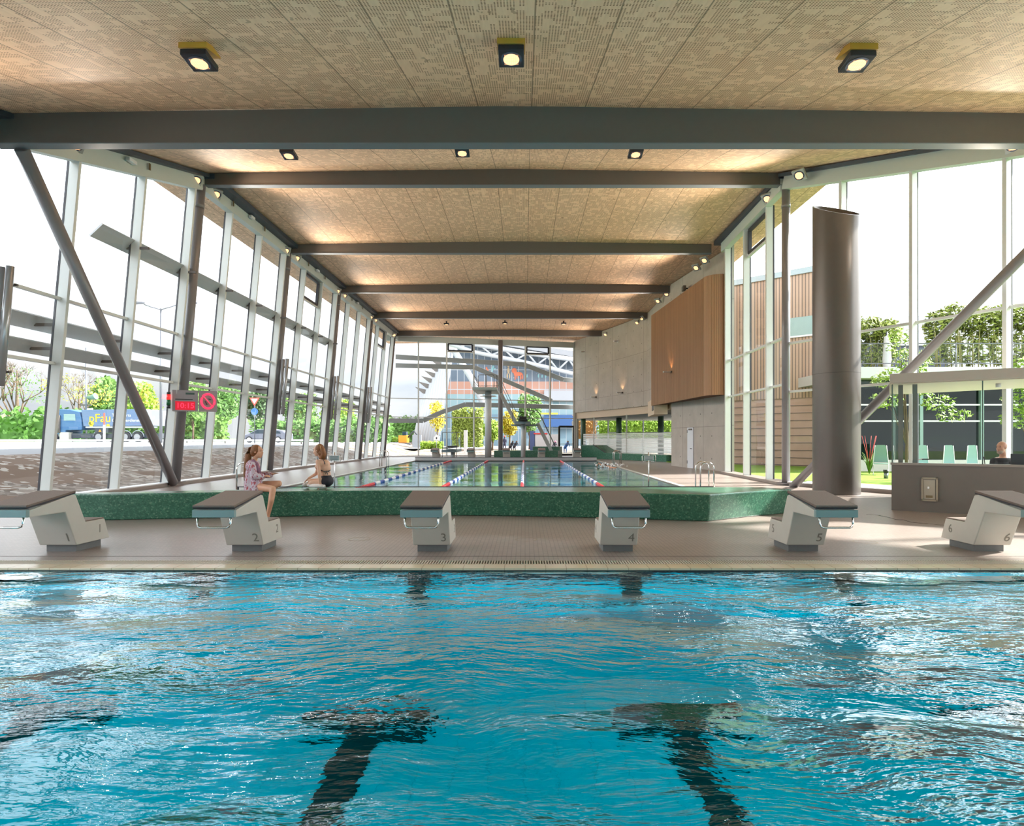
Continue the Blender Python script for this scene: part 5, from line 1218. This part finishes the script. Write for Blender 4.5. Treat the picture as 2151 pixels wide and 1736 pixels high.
# cab seen from the side, facing left
mb = MB(); mb.profx([(0, 0), (0, 0)], 0, 0) if False else None
def xz(mb, poly, y0, y1):
    n = len(poly); mb.vf([(x, y0, z) for x, z in poly]+[(x, y1, z) for x, z in poly], [tuple(range(n)), tuple(range(n, 2*n))[::-1]]+[(i, n+i, n+(i+1) % n, (i+1) % n) for i in range(n)]); return mb
xz(MB(), [(-.9, .75), (-.95, 1.7), (-.7, 3.25), (1.6, 3.2), (2.55, 2.95), (2.75, 2.3), (2.8, 1.2), (1.2, 1.15), (1.1, .75)], 0, 2.4).build('cab', BT, t, bevel=.06)
xz(MB(), [(-.55, 1.95), (-.45, 2.75), (.15, 2.75), (.15, 1.95)], -.02, 0).build('side_window', mat('tinted_window', (.03, .05, .07), .15, 0, 0), t)
xz(MB(), [(1.05, 2.1), (1.05, 2.75), (2.15, 2.75), (2.2, 2.1)], -.03, 0).build('rear_window', mat('pale_window', (.25, .36, .36), .2, 0, .1), t)
mb = MB(); mb.tube([(.6, -.1, .9), (.6, -.1, 2.6)], .14, 10); mb.build('exhaust_stack', STEEL, t, smooth=True)
MB().lo((.65, -.05, .1), (1.55, .5, .95)).build('side_tank', mat('pale_tank', (.55, .53, .45), .5, 0, .05), t)
MB().lo((.2, .3, .35), (10.4, 2.1, .85)).build('chassis', CHAS, t)
xz(MB(), [(2.95, 1.55), (2.75, 3.15), (8.9, 3.25), (9.7, 1.6)], 0, 2.4).build('tipper_body', BT2, t, bevel=.03)
xz(MB(), [(8.95, 3.22), (11.0, 3.05), (11.1, 1.55), (9.75, 1.6)], .0, 2.35).build('tipper_tail', mat('tipper_grey', (.42, .44, .50), .5, 0, .05), t, bevel=.03)
MB().lo((3.2, -.05, 1.38), (10.2, .1, 1.52)).build('side_beam', mat('beam_pale', (.40, .42, .45), .5, 0, .05), t)
MB().lo((4.1, .0, .9), (5.4, .6, 1.35)).build('tool_box', CHAS, t)
for wx in (-.1, 4.45, 7.05, 8.25):
    wr = MB().tube([(wx, -.02, .50), (wx, .34, .50)], .5, 26).build('wheel', TYRE, t)
    MB().tube([(wx, -.05, .50), (wx, -.02, .50)], .30, 20).build('hub', HUB, wr)
    mb = MB(); mb.tube([(wx+.60*math.cos(a), .1, .52+.60*math.sin(a)) for a in [PI*k/10 for k in range(11)]], .045, 8); mb.build('mudguard', mat('mudguard_grey', (.30, .33, .37), .5, 0, .05), t, smooth=True)
YT = mat('yellow_lettering', (.85, .62, .02), .5, 0, 0); WT = mat('white_lettering', (.75, .78, .80), .5, 0, 0)
text('pFau', 1.15, YT, t, (4.6, -.02, 2.32), (PI/2, 0, 0), 'lettering', .01); mb = MB()
mb.tube([(3.75, -.03, 1.60), (3.75, -.01, 1.60)], .17, 14); mb.tube([(5.4, -.03, 1.60), (5.4, -.01, 1.60)], .17, 14); mb.lo((3.5, -.03, 1.70), (4.0, -.01, 1.95)); mb.build('lettering_wheel', YT, t)
text('Transports', .42, WT, t, (6.72, -.02, 2.62), (PI/2, 0, 0), 'lettering', .01)
text('Containerdienst', .42, WT, t, (7.15, -.02, 2.12), (PI/2, 0, 0), 'lettering', .01)
mb = MB(); mb.vf([(4.45, -.02, 1.0), (4.75, -.02, 1.0), (4.6, -.02, 1.26)], [(0, 1, 2)]); mb.build('warning_triangle', mat('orange_triangle', (.8, .3, .02), .5, 0, 0), t)
def lamppost(label, px, Y, base, topy, arms):
    X = pt(px, Y); h = hz(topy, Y)-base; t = thing('street_lamp', label, 'street lamp', (X, Y, base))
    MB().tube([(0, 0, 0), (0, 0, h)], [.11, .06], 10).build('pole', mat('galvanised', (.20, .21, .24), .4, .5, .03), t)
    for sx in arms:
        MB().tube([(0, 0, h-.1), (sx*.8, 0, h+.12), (sx*1.3, 0, h+.3)], .04, 8).build('arm', MATS['galvanised'], t)
        MB().ell((sx*2.0, 0, h+.42), (.85, .16, .12)).build('lamp_head', MATS['galvanised'], t)
    return t
lamppost('tall double-armed street lamp outside the left windows', 338, 46, 1.2, 648, (-1, 1))
t = thing('siren_pole', 'thin tall pole with a small green horn above the truck', 'pole', (pt(181, 63), 63, 1.2))
MB().tube([(0, 0, 0), (0, 0, 9.8)], .09, 8).build('pole', MATS['galvanised'], t); MB().tube([(.1, 0, 4.6), (.55, 0, 4.62), (1.0, 0, 4.75)], [.12, .22, .34], 14).build('horn', mat('green_horn', (.10, .22, .16), .5, 0, 0), t); MB().lo((-.65, 0, 3.75), (.5, .1, 3.9)).build('cross_arm', STEEL, t); MB().lo((-.05, -.02, 3.1), (.65, .1, 3.5)).build('sign_box', WPAINT, t)
t = thing('marker_post', 'slim white and red marker post in front of the truck', 'post', (pt(219, 50), 50, 1.05)); MB().lo((-.07, -.05, 0), (.07, .05, 1.6)).build('post', WPAINT, t); MB().lo((-.05, -.03, 1.6), (.05, .03, 2.6)).build('red_top', mat('red_marker', (.7, .10, .06), .5, 0, 0), t)
CARM = mat('car_grey', (.20, .21, .26), .25, .4, .03)
Yc = 66; t = thing('car', 'dark grey car parked behind the woman in the patterned robe', 'car', (pt(503, Yc), Yc, 1.1))
cz = [(0, .35), (.05, .75), (.9, .95), (1.9, 1.45), (3.4, 1.5), (4.7, 1.3), (5.2, .95), (5.25, .35)]
xz(MB(), cz, 0, 1.8).build('body', CARM, t, bevel=.12)
xz(MB(), [(1.15, .98), (1.95, 1.40), (3.35, 1.44), (4.4, 1.2), (4.5, .98)], -.02, 0).build('side_window', MATS['tinted_window'], t)
for wx in (1.05, 4.2):
    wr = MB().tube([(wx, -.03, .34), (wx, .2, .34)], .34, 22).build('wheel', TYRE, t); MB().tube([(wx, -.05, .34), (wx, -.03, .34)], .22, 16).build('hubcap', mat('alloy', (.6, .6, .6), .3, .6, 0), wr)
MB().lo((.0, -.02, .55), (.25, .5, .72)).build('headlight', WPAINT, t)
t = thing('give_way_sign', 'yield triangle over a blue round sign near the grey car', 'traffic sign', (pt(535, 52), 52, 1.1))
MB().tube([(0, 0, 0), (0, 0, 3.9)], .035, 8).build('post', MATS['galvanised'], t)
xz(MB(), [(-.45, 3.95), (.45, 3.95), (0, 3.2)], -.05, -.04).build('red_triangle', mat('sign_red', (.75, .12, .08), .5, 0, 0), t); xz(MB(), [(-.28, 3.85), (.28, 3.85), (0, 3.4)], -.06, -.05).build('white_field', WPAINT, t); MB().tube([(0, -.05, 2.75), (0, -.04, 2.75)], .3, 20).build('blue_disc', mat('sign_blue', (.06, .22, .6), .5, 0, 0), t)
# excavator, signs, beyond the far wall
EXO = mat('excavator_orange', (.75, .28, .02), .5, 0, .05)
Ye = 84; t = thing('excavator', 'small orange excavator beyond the far left corner window', 'excavator', (pt(848, Ye), Ye, .4))
MB().lo((-.75, 0, .55), (.5, 1.4, 1.6)).build('body', EXO, t, bevel=.1); MB().lo((-.2, 0, 1.6), (.35, 1.2, 2.1)).build('cab', MATS['tinted_window'], t, bevel=.05); MB().lo((-.8, -.1, 0), (.9, .4, .5)).build('track', CHAS, t, bevel=.1); MB().tube([(.4, .5, 1.2), (1.3, .5, 2.2), (2.0, .5, 1.4)], .12, 8).build('boom', CHAS, t); MB().lo((1.7, .2, .9), (2.2, .8, 1.4)).build('bucket', CHAS, t)
t = MB().lo((pt(866, 80), 80, .35), (pt(885, 80), 80.3, hz(914, 80))).build('site_container', mat('container_grey', (.33, .34, .37), .6, 0, .05)); tag(t, 'grey box container right of the orange excavator', 'container')
t = thing('pedestrian_sign', 'small white sign with a dark figure on a post outside the far wall', 'sign', (pt(917, 64), 64, .2)); MB().tube([(0, 0, 0), (0, 0, 1.5)], .03, 8).build('post', MATS['galvanised'], t); xz(MB(), [(-.3, 1.15), (-.3, 1.45), (0, 1.8), (.3, 1.45), (.3, 1.15)], -.04, -.03).build('panel', WPAINT, t); MB().ell((0, -.05, 1.38), (.07, .02, .12)).build('symbol', BLACK, t)
t = MB().lo((pt(974, 62), 62, .1), (pt(981, 62), 62.5, hz(904, 62))).build('white_pillar', WPAINT); tag(t, 'slim white pillar outside, right of the low springboard', 'pillar')
for px, Yp, lb, c1, c2 in ((1060, 63, 'person in dark clothes with a red cap standing outside the far wall', (.05, .05, .09), (.5, .1, .08)), (1072, 63.5, 'person in black crouching outside, left of the thin column', (.03, .03, .04), (.05, .04, .03)), (1080, 63.2, 'person in black crouching outside, nearest the thin column', (.03, .03, .04), (.10, .06, .04)), (1161, 60, 'person bending with a pink hood outside beside the exit door', (.10, .10, .14), (.75, .25, .42)), (1187, 59.5, 'person in a blue shirt bending outside behind the exit door', (.06, .16, .45), (.3, .2, .15))):
    st = 'standing' in lb; t = thing('person', lb, 'person', (pt(px, Yp), Yp, .1), group='people outside the far wall')
    H_ = 1.7 if st else 1.15
    mb = MB(); limb(mb, [(-.09, 0, H_*.5), (-.1, -.05, H_*.27), (-.1, 0, .05)], [.085, .06, .045]); limb(mb, [(.09, 0, H_*.5), (.12, -.12, H_*.27), (.1, 0, .05)], [.085, .06, .045])
    tx = 0 if st else .22
    limb(mb, [(0, 0, H_*.5), (tx*.6, -.05, H_*.68), (tx, -.08, H_*.82)], [.14, .15, .13]); limb(mb, [(tx-.17, -.08, H_*.8), (tx-.2, -.2, H_*.62), (tx, -.35, H_*.55)], [.05, .04, .03]); limb(mb, [(tx+.17, -.08, H_*.8), (tx+.22, -.2, H_*.62), (tx+.1, -.35, H_*.5)], [.05, .04, .03])
    mb.ell((tx*1.2, -.1, H_*.94), (.09, .10, .12)); fuse(mb, 'body', mat('clothes_%d' % px, c1, .8, 0, .1), t, .03, 2); MB().ell((tx*1.2, -.09, H_*.97), (.105, .115, .11)).build('headwear', mat('cap_%d' % px, c2, .8, 0, 0), t, smooth=True)

# ------------------------------------------------------------------ the big glass hall beyond
Yf = 96
m, g, b = new_mat('glass_facade')
uv = g.n('ShaderNodeTexCoord').outputs['Object']; s_ = g.n('ShaderNodeSeparateXYZ'); g.L.new(uv, s_.inputs[0])
fx = g.math('LESS_THAN', g.math('FRACT', g.math('DIVIDE', s_.outputs[0], 1.08)), .08); fz = g.math('LESS_THAN', g.math('FRACT', g.math('DIVIDE', s_.outputs[2], 3.1)), .035)
wn = g.n('ShaderNodeTexWhiteNoise', noise_dimensions='2D'); cb = g.n('ShaderNodeCombineXYZ'); g.L.new(g.math('FLOOR', g.math('DIVIDE', s_.outputs[0], 1.08)), cb.inputs[0]); g.L.new(g.math('FLOOR', g.math('DIVIDE', s_.outputs[2], 1.55)), cb.inputs[1]); g.L.new(cb.outputs[0], wn.inputs[0])
up = g.mix(g.math('MULTIPLY', wn.outputs[0], .5), (.10, .13, .17), (.14, .175, .22))
lowc = g.mix(wn.outputs[0], (.17, .29, .32), (.29, .39, .41)); orange = g.mix(wn.outputs[0], (.40, .19, .13), (.43, .24, .18))
zz = s_.outputs[2]
c_ = g.mix(g.math('GREATER_THAN', zz, 10.6), orange, up); c_ = g.mix(g.math('LESS_THAN', zz, 8.6), c_, lowc); c_ = g.mix(g.math('LESS_THAN', zz, 5.4), c_, g.mix(wn.outputs[0], (.13, .20, .26), (.24, .33, .37)))
c_ = g.mix(g.math('MAXIMUM', fx, fz), c_, (.42, .43, .45)); g.L.new(c_, b.inputs['Base Color']); b.inputs['Roughness'].default_value = .25
t = thing('glass_building', 'huge glass hall outside the far window wall with orange band and animal pictures', 'building', (0, 0, 0))
mb = MB(); xl = pt(938, Yf)
poly = [(xl-1.2, .4), (xl+1.2, hz(735, Yf)), (pt(990, Yf), hz(722, Yf)), (pt(1100, Yf), hz(735, Yf)), (pt(1230, Yf), hz(768, Yf)), (24, hz(800, Yf)), (24, .4)]
xz(mb, poly, Yf, Yf+20).build('facade', 'glass_facade', t)
xz(MB(), [(pt(985, Yf-2), hz(716, Yf-2)), (pt(1230, Yf-2), hz(756, Yf-2)), (pt(1230, Yf-2), hz(744, Yf-2)), (pt(985, Yf-2), hz(706, Yf-2))], Yf-3, Yf+3).build('roof_edge', mat('roof_edge_grey', (.30, .30, .32), .5, 0, .03), t)
TUBE = mat('white_truss_tube', (.42, .43, .45), .35, 0, .02)
def F(px, py, Y=Yf-3): return (pt(px, Y), Y, hz(py, Y))
MB().tube([F(940, 718), F(1000, 724), F(1100, 741), F(1215, 757)], .38, 14).build('upper_chord', TUBE, t)
MB().tube([F(940, 722), F(1000, 741), F(1083, 757), F(1150, 772), F(1215, 788)], .32, 14).build('lower_chord', TUBE, t)
web = [(1010, 727), (1033, 746), (1060, 735), (1083, 757), (1108, 742), (1128, 767), (1150, 750), (1172, 778), (1195, 755), (1215, 786)]
for (a1, b1), (a2, b2) in zip(web, web[1:]): MB().tube([F(a1, b1), F(a2, b2)], .15, 8).build('web_member', TUBE, t)
MB().tube([F(953, 735, Yf-8), F(990, 795, Yf-8), F(1024, 868, Yf-8)], .45, 14).build('leaning_strut', TUBE, t)
MB().lo((pt(1143, Yf-1), Yf-1, hz(842, Yf-1)), (pt(1240, Yf-1), Yf-.2, hz(820, Yf-1))).build('pale_panel', mat('pale_louvre_panel', (.34, .34, .36), .5, 0, .04), t)
MB().lo((pt(1143, Yf-2), Yf-2, hz(897, Yf-2)), (pt(1215, Yf-2), Yf-.2, hz(872, Yf-2))).build('blue_panel', mat('blue_panel', (.03, .09, .24), .4, 0, .15), t)
# simple animal pictures on the glass
OR_ = mat('picture_orange', (.60, .15, .07), .5, 0, .1); TL_ = mat('picture_teal', (.22, .42, .44), .5, 0, .05); SA_ = mat('picture_sand', (.46, .33, .20), .5, 0, .1)
def pic(name, parts, m):
    mb = MB()
    for cx_, cz_, rx, rz_ in parts:
        c = F(cx_, cz_, Yf-.06); mb.ell(c, (rx/1270*Yf, .03, rz_/1270*Yf), 14, 8)
    return mb.build(name, m, t)
pic('lion_picture', [(1080, 779, 5.5, 5.5), (1083, 785, 4, 6), (1089, 786, 9, 4.2), (1082, 794, 1.4, 5), (1086, 792, 1.2, 4), (1094, 793, 1.5, 5.5), (1098, 792, 1.3, 5.5)], OR_)
pic('figure_picture', [(1068, 770, 2, 2.3), (1068, 779, 2.6, 6.5), (1065.5, 790, 1.5, 6), (1070.5, 790, 1.4, 6)], SA_)
pic('bird_picture', [(1036, 771, 2.6, 3), (1034, 777, 2, 5), (1039, 775, 3, 1.6)], TL_); pic('fox_picture', [(1022, 774, 1.8, 3), (1024, 779, 2.3, 4)], OR_)
pic('tree_picture', [(1131, 790, 1.5, 4), (1138.5, 791, 1.5, 3.6), (1146, 791, 1.5, 4), (1107, 790, 1.3, 4), (1165, 795, 1.4, 3)], TL_)
YM_ = mat('yellow_sign', (.85, .62, .05), .5, 0, 0)
mb = MB(); mb.lo((pt(1132, Yf-2.3), Yf-2.4, hz(871, Yf-2.3)), (pt(1172, Yf-2.3), Yf-2.3, hz(867.5, Yf-2.3)))
mb.build('yellow_sign_strip', YM_, t)
# fan of white slanted tubes
t = thing('tube_fan', 'fan of white slanted tubes with pointed fins at the left of the glass hall', 'facade tubes', (0, 0, 0))
for k in range(9):
    f_ = k/8; bx0, bx1 = 866+f_*48, 893+f_*52; ty = 828-f_*92
    MB().tube([F(bx0, 944, 88), F(bx1, ty, 88)], .30, 10).build('tube', TUBE, t)
    if k < 6: mb = MB(); c = Vector(F(bx1-3, ty-2, 88)); mb.vf([c+Vector((-1.3, 0, .9)), c+Vector((.9, 0, .35)), c+Vector((.4, 0, -.5)), c+Vector((-1.3, .3, .9)), c+Vector((.9, .3, .35)), c+Vector((.4, .3, -.5))], [(0, 1, 2), (3, 5, 4), (0, 3, 4, 1), (1, 4, 5, 2), (2, 5, 3, 0)]); mb.build('fin', STEEL, t)
t = MB().lo((pt(1113, 66), 66, .2), (pt(1124, 66), 67, hz(906, 66))).build('kiosk', mat('kiosk_blue', (.06, .09, .22), .5, 0, .1)); tag(t, 'dark blue kiosk box outside right of the thin column', 'kiosk')
t = thing('shed', 'pale grey shed with red stripe outside, left of the exit door', 'shed', (pt(1123, 66), 66, .2)); MB().lo((0, 0, 0), (2.6, 2, 1.8)).build('walls', mat('shed_pale', (.52, .52, .55), .6, 0, .06), t); MB().lo((-.1, -.1, 1.8), (1.4, 2, 1.95)).build('red_fascia', mat('red_fascia', (.6, .06, .06), .5, 0, 0), t)

# ------------------------------------------------------------------ right-hand outside: timber building, terrace house, garden
t = thing('timber_building', 'timber clad building with pale stone base beyond the right windows', 'building', (0, 0, 0))
def uvwall(name, pts, z0, z1, m, parent):
    mb = MB(); L_ = 0
    for a, b_ in zip(pts, pts[1:]):
        l_ = (Vector(b_)-Vector(a)).length; mb.vf([(*a, z0), (*b_, z0), (*b_, z1), (*a, z1)], [(0, 1, 2, 3)], [(L_, z0), (L_+l_, z0), (L_+l_, z1), (L_, z1)]); L_ += l_
    return mb.build(name, m, parent)
uvwall('timber_cladding', [(10.6, 36), (15.5, 31.5), (15.5, 44)], 3.7, 10.3, 'vertical_timber', t)
MB().prism([(10.5, 36.2), (10.5, 35.9), (15.6, 31.3), (15.8, 31.5), (15.8, 44)], 10.3, 10.6).build('roof_edge', mat('zinc_edge', (.30, .36, .38), .5, .3, .05), t)
MB().prism([(10.65, 36.1), (15.45, 31.65), (15.45, 44), (10.65, 44)], 0, 10.3).build('core', mat('core_stone', (.46, .31, .26), .8, 0, .1, 2), t)
mb = MB()
for k in range(9): mb.bar((10.62, 36.02, .4*k+.1), (15.48, 31.58, .4*k+.1), .02, .02)
mb.build('stone_joint', GASK, t)
a, b_ = Vector((14.2, 32.6)), Vector((15.45, 31.5)); mb = MB(); mb.bar((*a, 7.5), (*b_, 7.5), .06, 1.0, (0, 0, 1)); mb.build('window', MATS['pale_window'], t); mb = MB(); mb.bar((*a, 6.98), (*b_, 6.98), .12, .08, (0, 0, 1)); mb.build('window_sill', WPAINT, t)
t = thing('glass_pavilion', 'garden building with dark glass front, white slab and railed roof terrace', 'building', (0, 0, 0))
MB().lo((14.6, 27.2, 4.25), (60, 34, 4.75)).build('terrace_slab', mat('white_slab', (.50, .50, .51), .6, 0, .04), t)
mb = MB(); mb.vf([(15.2, 28.0, .3), (60, 28.0, .3), (60, 28.0, 4.25), (15.2, 28.0, 4.25)], [(0, 1, 2, 3)]); mb.build('dark_glazing', 'dark_glass', t)
MB().lo((15.2, 33, 0), (60, 33.2, 4.25)).build('back_wall', mat('dark_green_interior', (.05, .09, .09), .7, 0, .3, .6), t)
MB().lo((15.2, 28, 0), (60, 33, .25)).build('inner_floor', mat('pavilion_floor', (.25, .26, .26), .5, 0, .1), t)
for z in (3.05, 2.3): MB().lo((15.2, 27.9, z), (60, 27.98, z+.07)).build('white_glazing_bar', WPAINT, t)
for x in (15.3, 18.2, 21.0, 23.8, 26.6, 29.4): MB().lo((x, 27.85, .3), (x+.14, 28.0, 4.25)).build('mullion', mat('teal_mullion', (.22, .32, .30), .4, 0, .03), t)
MB().lo((14.8, 27.4, 0), (60, 28.0, .55)).build('plinth', mat('plinth_pale', (.55, .53, .50), .7, 0, .06), t)
mb = MB()
for k in range(14): x = 15.0+2.3*k; mb.tube([(x, 27.5, 4.75), (x, 27.5, 5.85)], .025, 8)
mb.tube([(14.8, 27.5, 5.85), (45, 27.5, 5.85)], .03, 8); mb.tube([(14.8, 27.5, 4.95), (45, 27.5, 4.95)], .02, 8)
mb.build('terrace_rail', mat('galvanised', (.20, .21, .24)), t)
mb = MB(); mb.vf([(14.8, 27.52, 4.9), (45, 27.52, 4.9), (45, 27.52, 5.8), (14.8, 27.52, 5.8)], [(0, 1, 2, 3)]); mb.build('rail_glass', 'booth_glass', t)
t = thing('terrace_shed', 'white flat-roofed house with dark opening behind the closed parasol', 'building', (0, 0, 0)); MB().lo((18.2, 35, 4.7), (24.5, 40, 6.9)).build('walls', mat('shed_dark', (.06, .07, .10), .7, 0, .1), t); MB().lo((17.6, 34.8, 6.9), (25, 40.4, 8.6)).build('white_fascia', mat('pale_cloudy_panel', (.62, .66, .70), .6, 0, .03), t)
# bamboo on the terrace
def bamboo(label, x0, x1, y, z0, z1, seed):
    t = thing('bamboo_hedge', label, 'bamboo', (0, 0, 0), group='bamboo hedges on the terrace'); rg = random.Random(seed)
    mb = MB()
    for k in range(int((x1-x0)*14)):
        x = rg.uniform(x0, x1); yy = y+rg.uniform(0, .9); hgt = (z1-z0)*rg.uniform(.6, .95); mb.tube([(x, yy, z0), (x+rg.uniform(-.1, .1), yy, z0+hgt*.6), (x+rg.uniform(-.3, .3), yy-.1, z0+hgt)], [.02, .016, .008], 4)
    tag(mb.build('canes', mat('bamboo_cane', (.26, .24, .07), .6, 0, .3), t), kind='stuff')
    mb = MB(); bl = []
    n_ = max(3, int((x1-x0)/.8))
    for k in range(n_): bl.append(((x0+(k+.5)*(x1-x0)/n_, y+.4, z0+(z1-z0)*rg.uniform(.68, .86)), (.62, .6, (z1-z0)*rg.uniform(.20, .28)))); bl.append(((x0+(k+.5)*(x1-x0)/n_, y+.6, z0+(z1-z0)*.38), (.55, .3, (z1-z0)*.3)))
    foliage(mb, bl, int((x1-x0)*1500), .13, rg); mb.build('foliage', leafmat('leaf_bamboo', LC['bamboo']), t)
bamboo('bamboo hedge clump just right of the pipe column', 15.6, 18.0, 28.9, 4.75, 7.4, 51)
bamboo('long bamboo hedge behind the terrace rail above the booth', 19.6, 27.6, 28.9, 4.75, 8.0, 52)
t = thing('closed_parasol', 'closed white parasol on the terrace right of the pipe column', 'parasol', (pt(1863, 28.4), 28.4, 4.75)); MB().tube([(0, 0, 0), (0, 0, 1.8)], .03, 8).build('pole', MATS['galvanised'], t)
MB().tube([(0, 0, .1), (0, 0, .5), (0, 0, 1.0), (0, 0, 1.55), (0, 0, 1.62)], [.15, .19, .15, .13, .03], 12).build('canopy', mat('parasol_white', (.55, .55, .55), .8, 0, .04), t)
# garden trees close to the glass
def maple(label, x, y, h, blobs, seed): return tree(label, (x, y, .04), h, blobs, 'lime', 1500, .085, .06, 'young maples in the garden', seed=seed)
maple('young lime-green maple between the pipe column and the booth', 13.6, 21.6, 6.0, [((-.2, 0, 4.9), (.5, .4, .6)), ((.3, 0, 4.2), (.6, .5, .45)), ((-.5, 0, 3.6), (.7, .5, .4)), ((.5, 0, 3.3), (.6, .5, .35)), ((-.7, 0, 2.85), (.6, .4, .3)), ((.9, -.4, 2.75), (.6, .4, .3)), ((1.3, -.6, 2.3), (.6, .4, .25))], 61)
maple('young lime-green maple at the right picture edge behind the booth', 17.3, 20.6, 5.2, [((-.1, 0, 3.9), (.6, .5, .45)), ((-.5, 0, 2.9), (.5, .5, .5)), ((.3, 0, 3.2), (.6, .5, .5)), ((-.6, 0, 2.2), (.5, .4, .4)), ((.2, 0, 2.4), (.5, .4, .4))], 62)
cl = ['folding garden chair with pale green back left of the booth corner', 'first pale green folding chair seen through the booth glass', 'second pale green folding chair seen through the booth glass', 'third pale green folding chair seen through the booth glass']
fc = thing('folding_chair', cl[0], 'chair', (0, 0, 0), group='folding chairs in the garden')
GC = mat('pale_green_fabric', (.20, .33, .31), .6, 0, .05)
xz(MB(), [(-.26, .5), (-.2, 1.15), (-.15, 1.22), (.15, 1.22), (.2, 1.15), (.26, .5)], .0, .02).build('backrest', GC, fc); MB().lo((-.26, -.5, .44), (.26, .0, .47)).build('seat', GC, fc)
for sx in (-.27, .27):
    MB().tube([(sx, .12, 0), (sx, 0, .5), (sx*.75, 0, 1.2)], .015, 8).build('leg', WPAINT, fc); MB().tube([(sx, -.5, 0), (sx, .05, .46)], .015, 8).build('leg', WPAINT, fc)
fc.location = (pt(1850, 25), 25, .04); fc.rotation_euler = (0, 0, R(-30))
for px, l_ in zip((1938, 1993, 2042), cl[1:]): dup(fc, (pt(px, 24.2), 24.2, .04), R(10), l_)
t = thing('bollard_light', 'small garden bollard light on the lawn right of the pipe column', 'lamp', (pt(1861, 22.5), 22.5, .04)); MB().tube([(0, 0, 0), (0, 0, .22)], .07, 12).build('shaft', MATS['galvanised'], t); MB().tube([(0, 0, .22), (0, 0, .32)], .09, 12).build('cap', BLACK, t)
rg = random.Random(5)
t = thing('grass_tuft', 'spiky grass plant with red stems right of the pipe column', 'plant', (pt(1826, 25.5), 25.5, .04)); mb = MB()
for _ in range(40): a = rg.uniform(0, 2*PI); d_ = rg.uniform(.1, .45); mb.tube([(0, 0, 0), (d_*.4*math.cos(a), d_*.4*math.sin(a), .5), (d_*math.cos(a), d_*math.sin(a), rg.uniform(.6, 1.0))], [.015, .012, .003], 4)
mb.build('leaves', leafmat('leaf_green', LC['green']), t); mb = MB()
for _ in range(14): a = rg.uniform(0, 2*PI); mb.tube([(0, 0, .1), (.12*math.cos(a), .1*math.sin(a), .9), (.3*math.cos(a), .2*math.sin(a), 1.6)], [.012, .01, .004], 4)
mb.build('red_stems', mat('red_stem', (.45, .06, .05), .6, 0, .1), t)
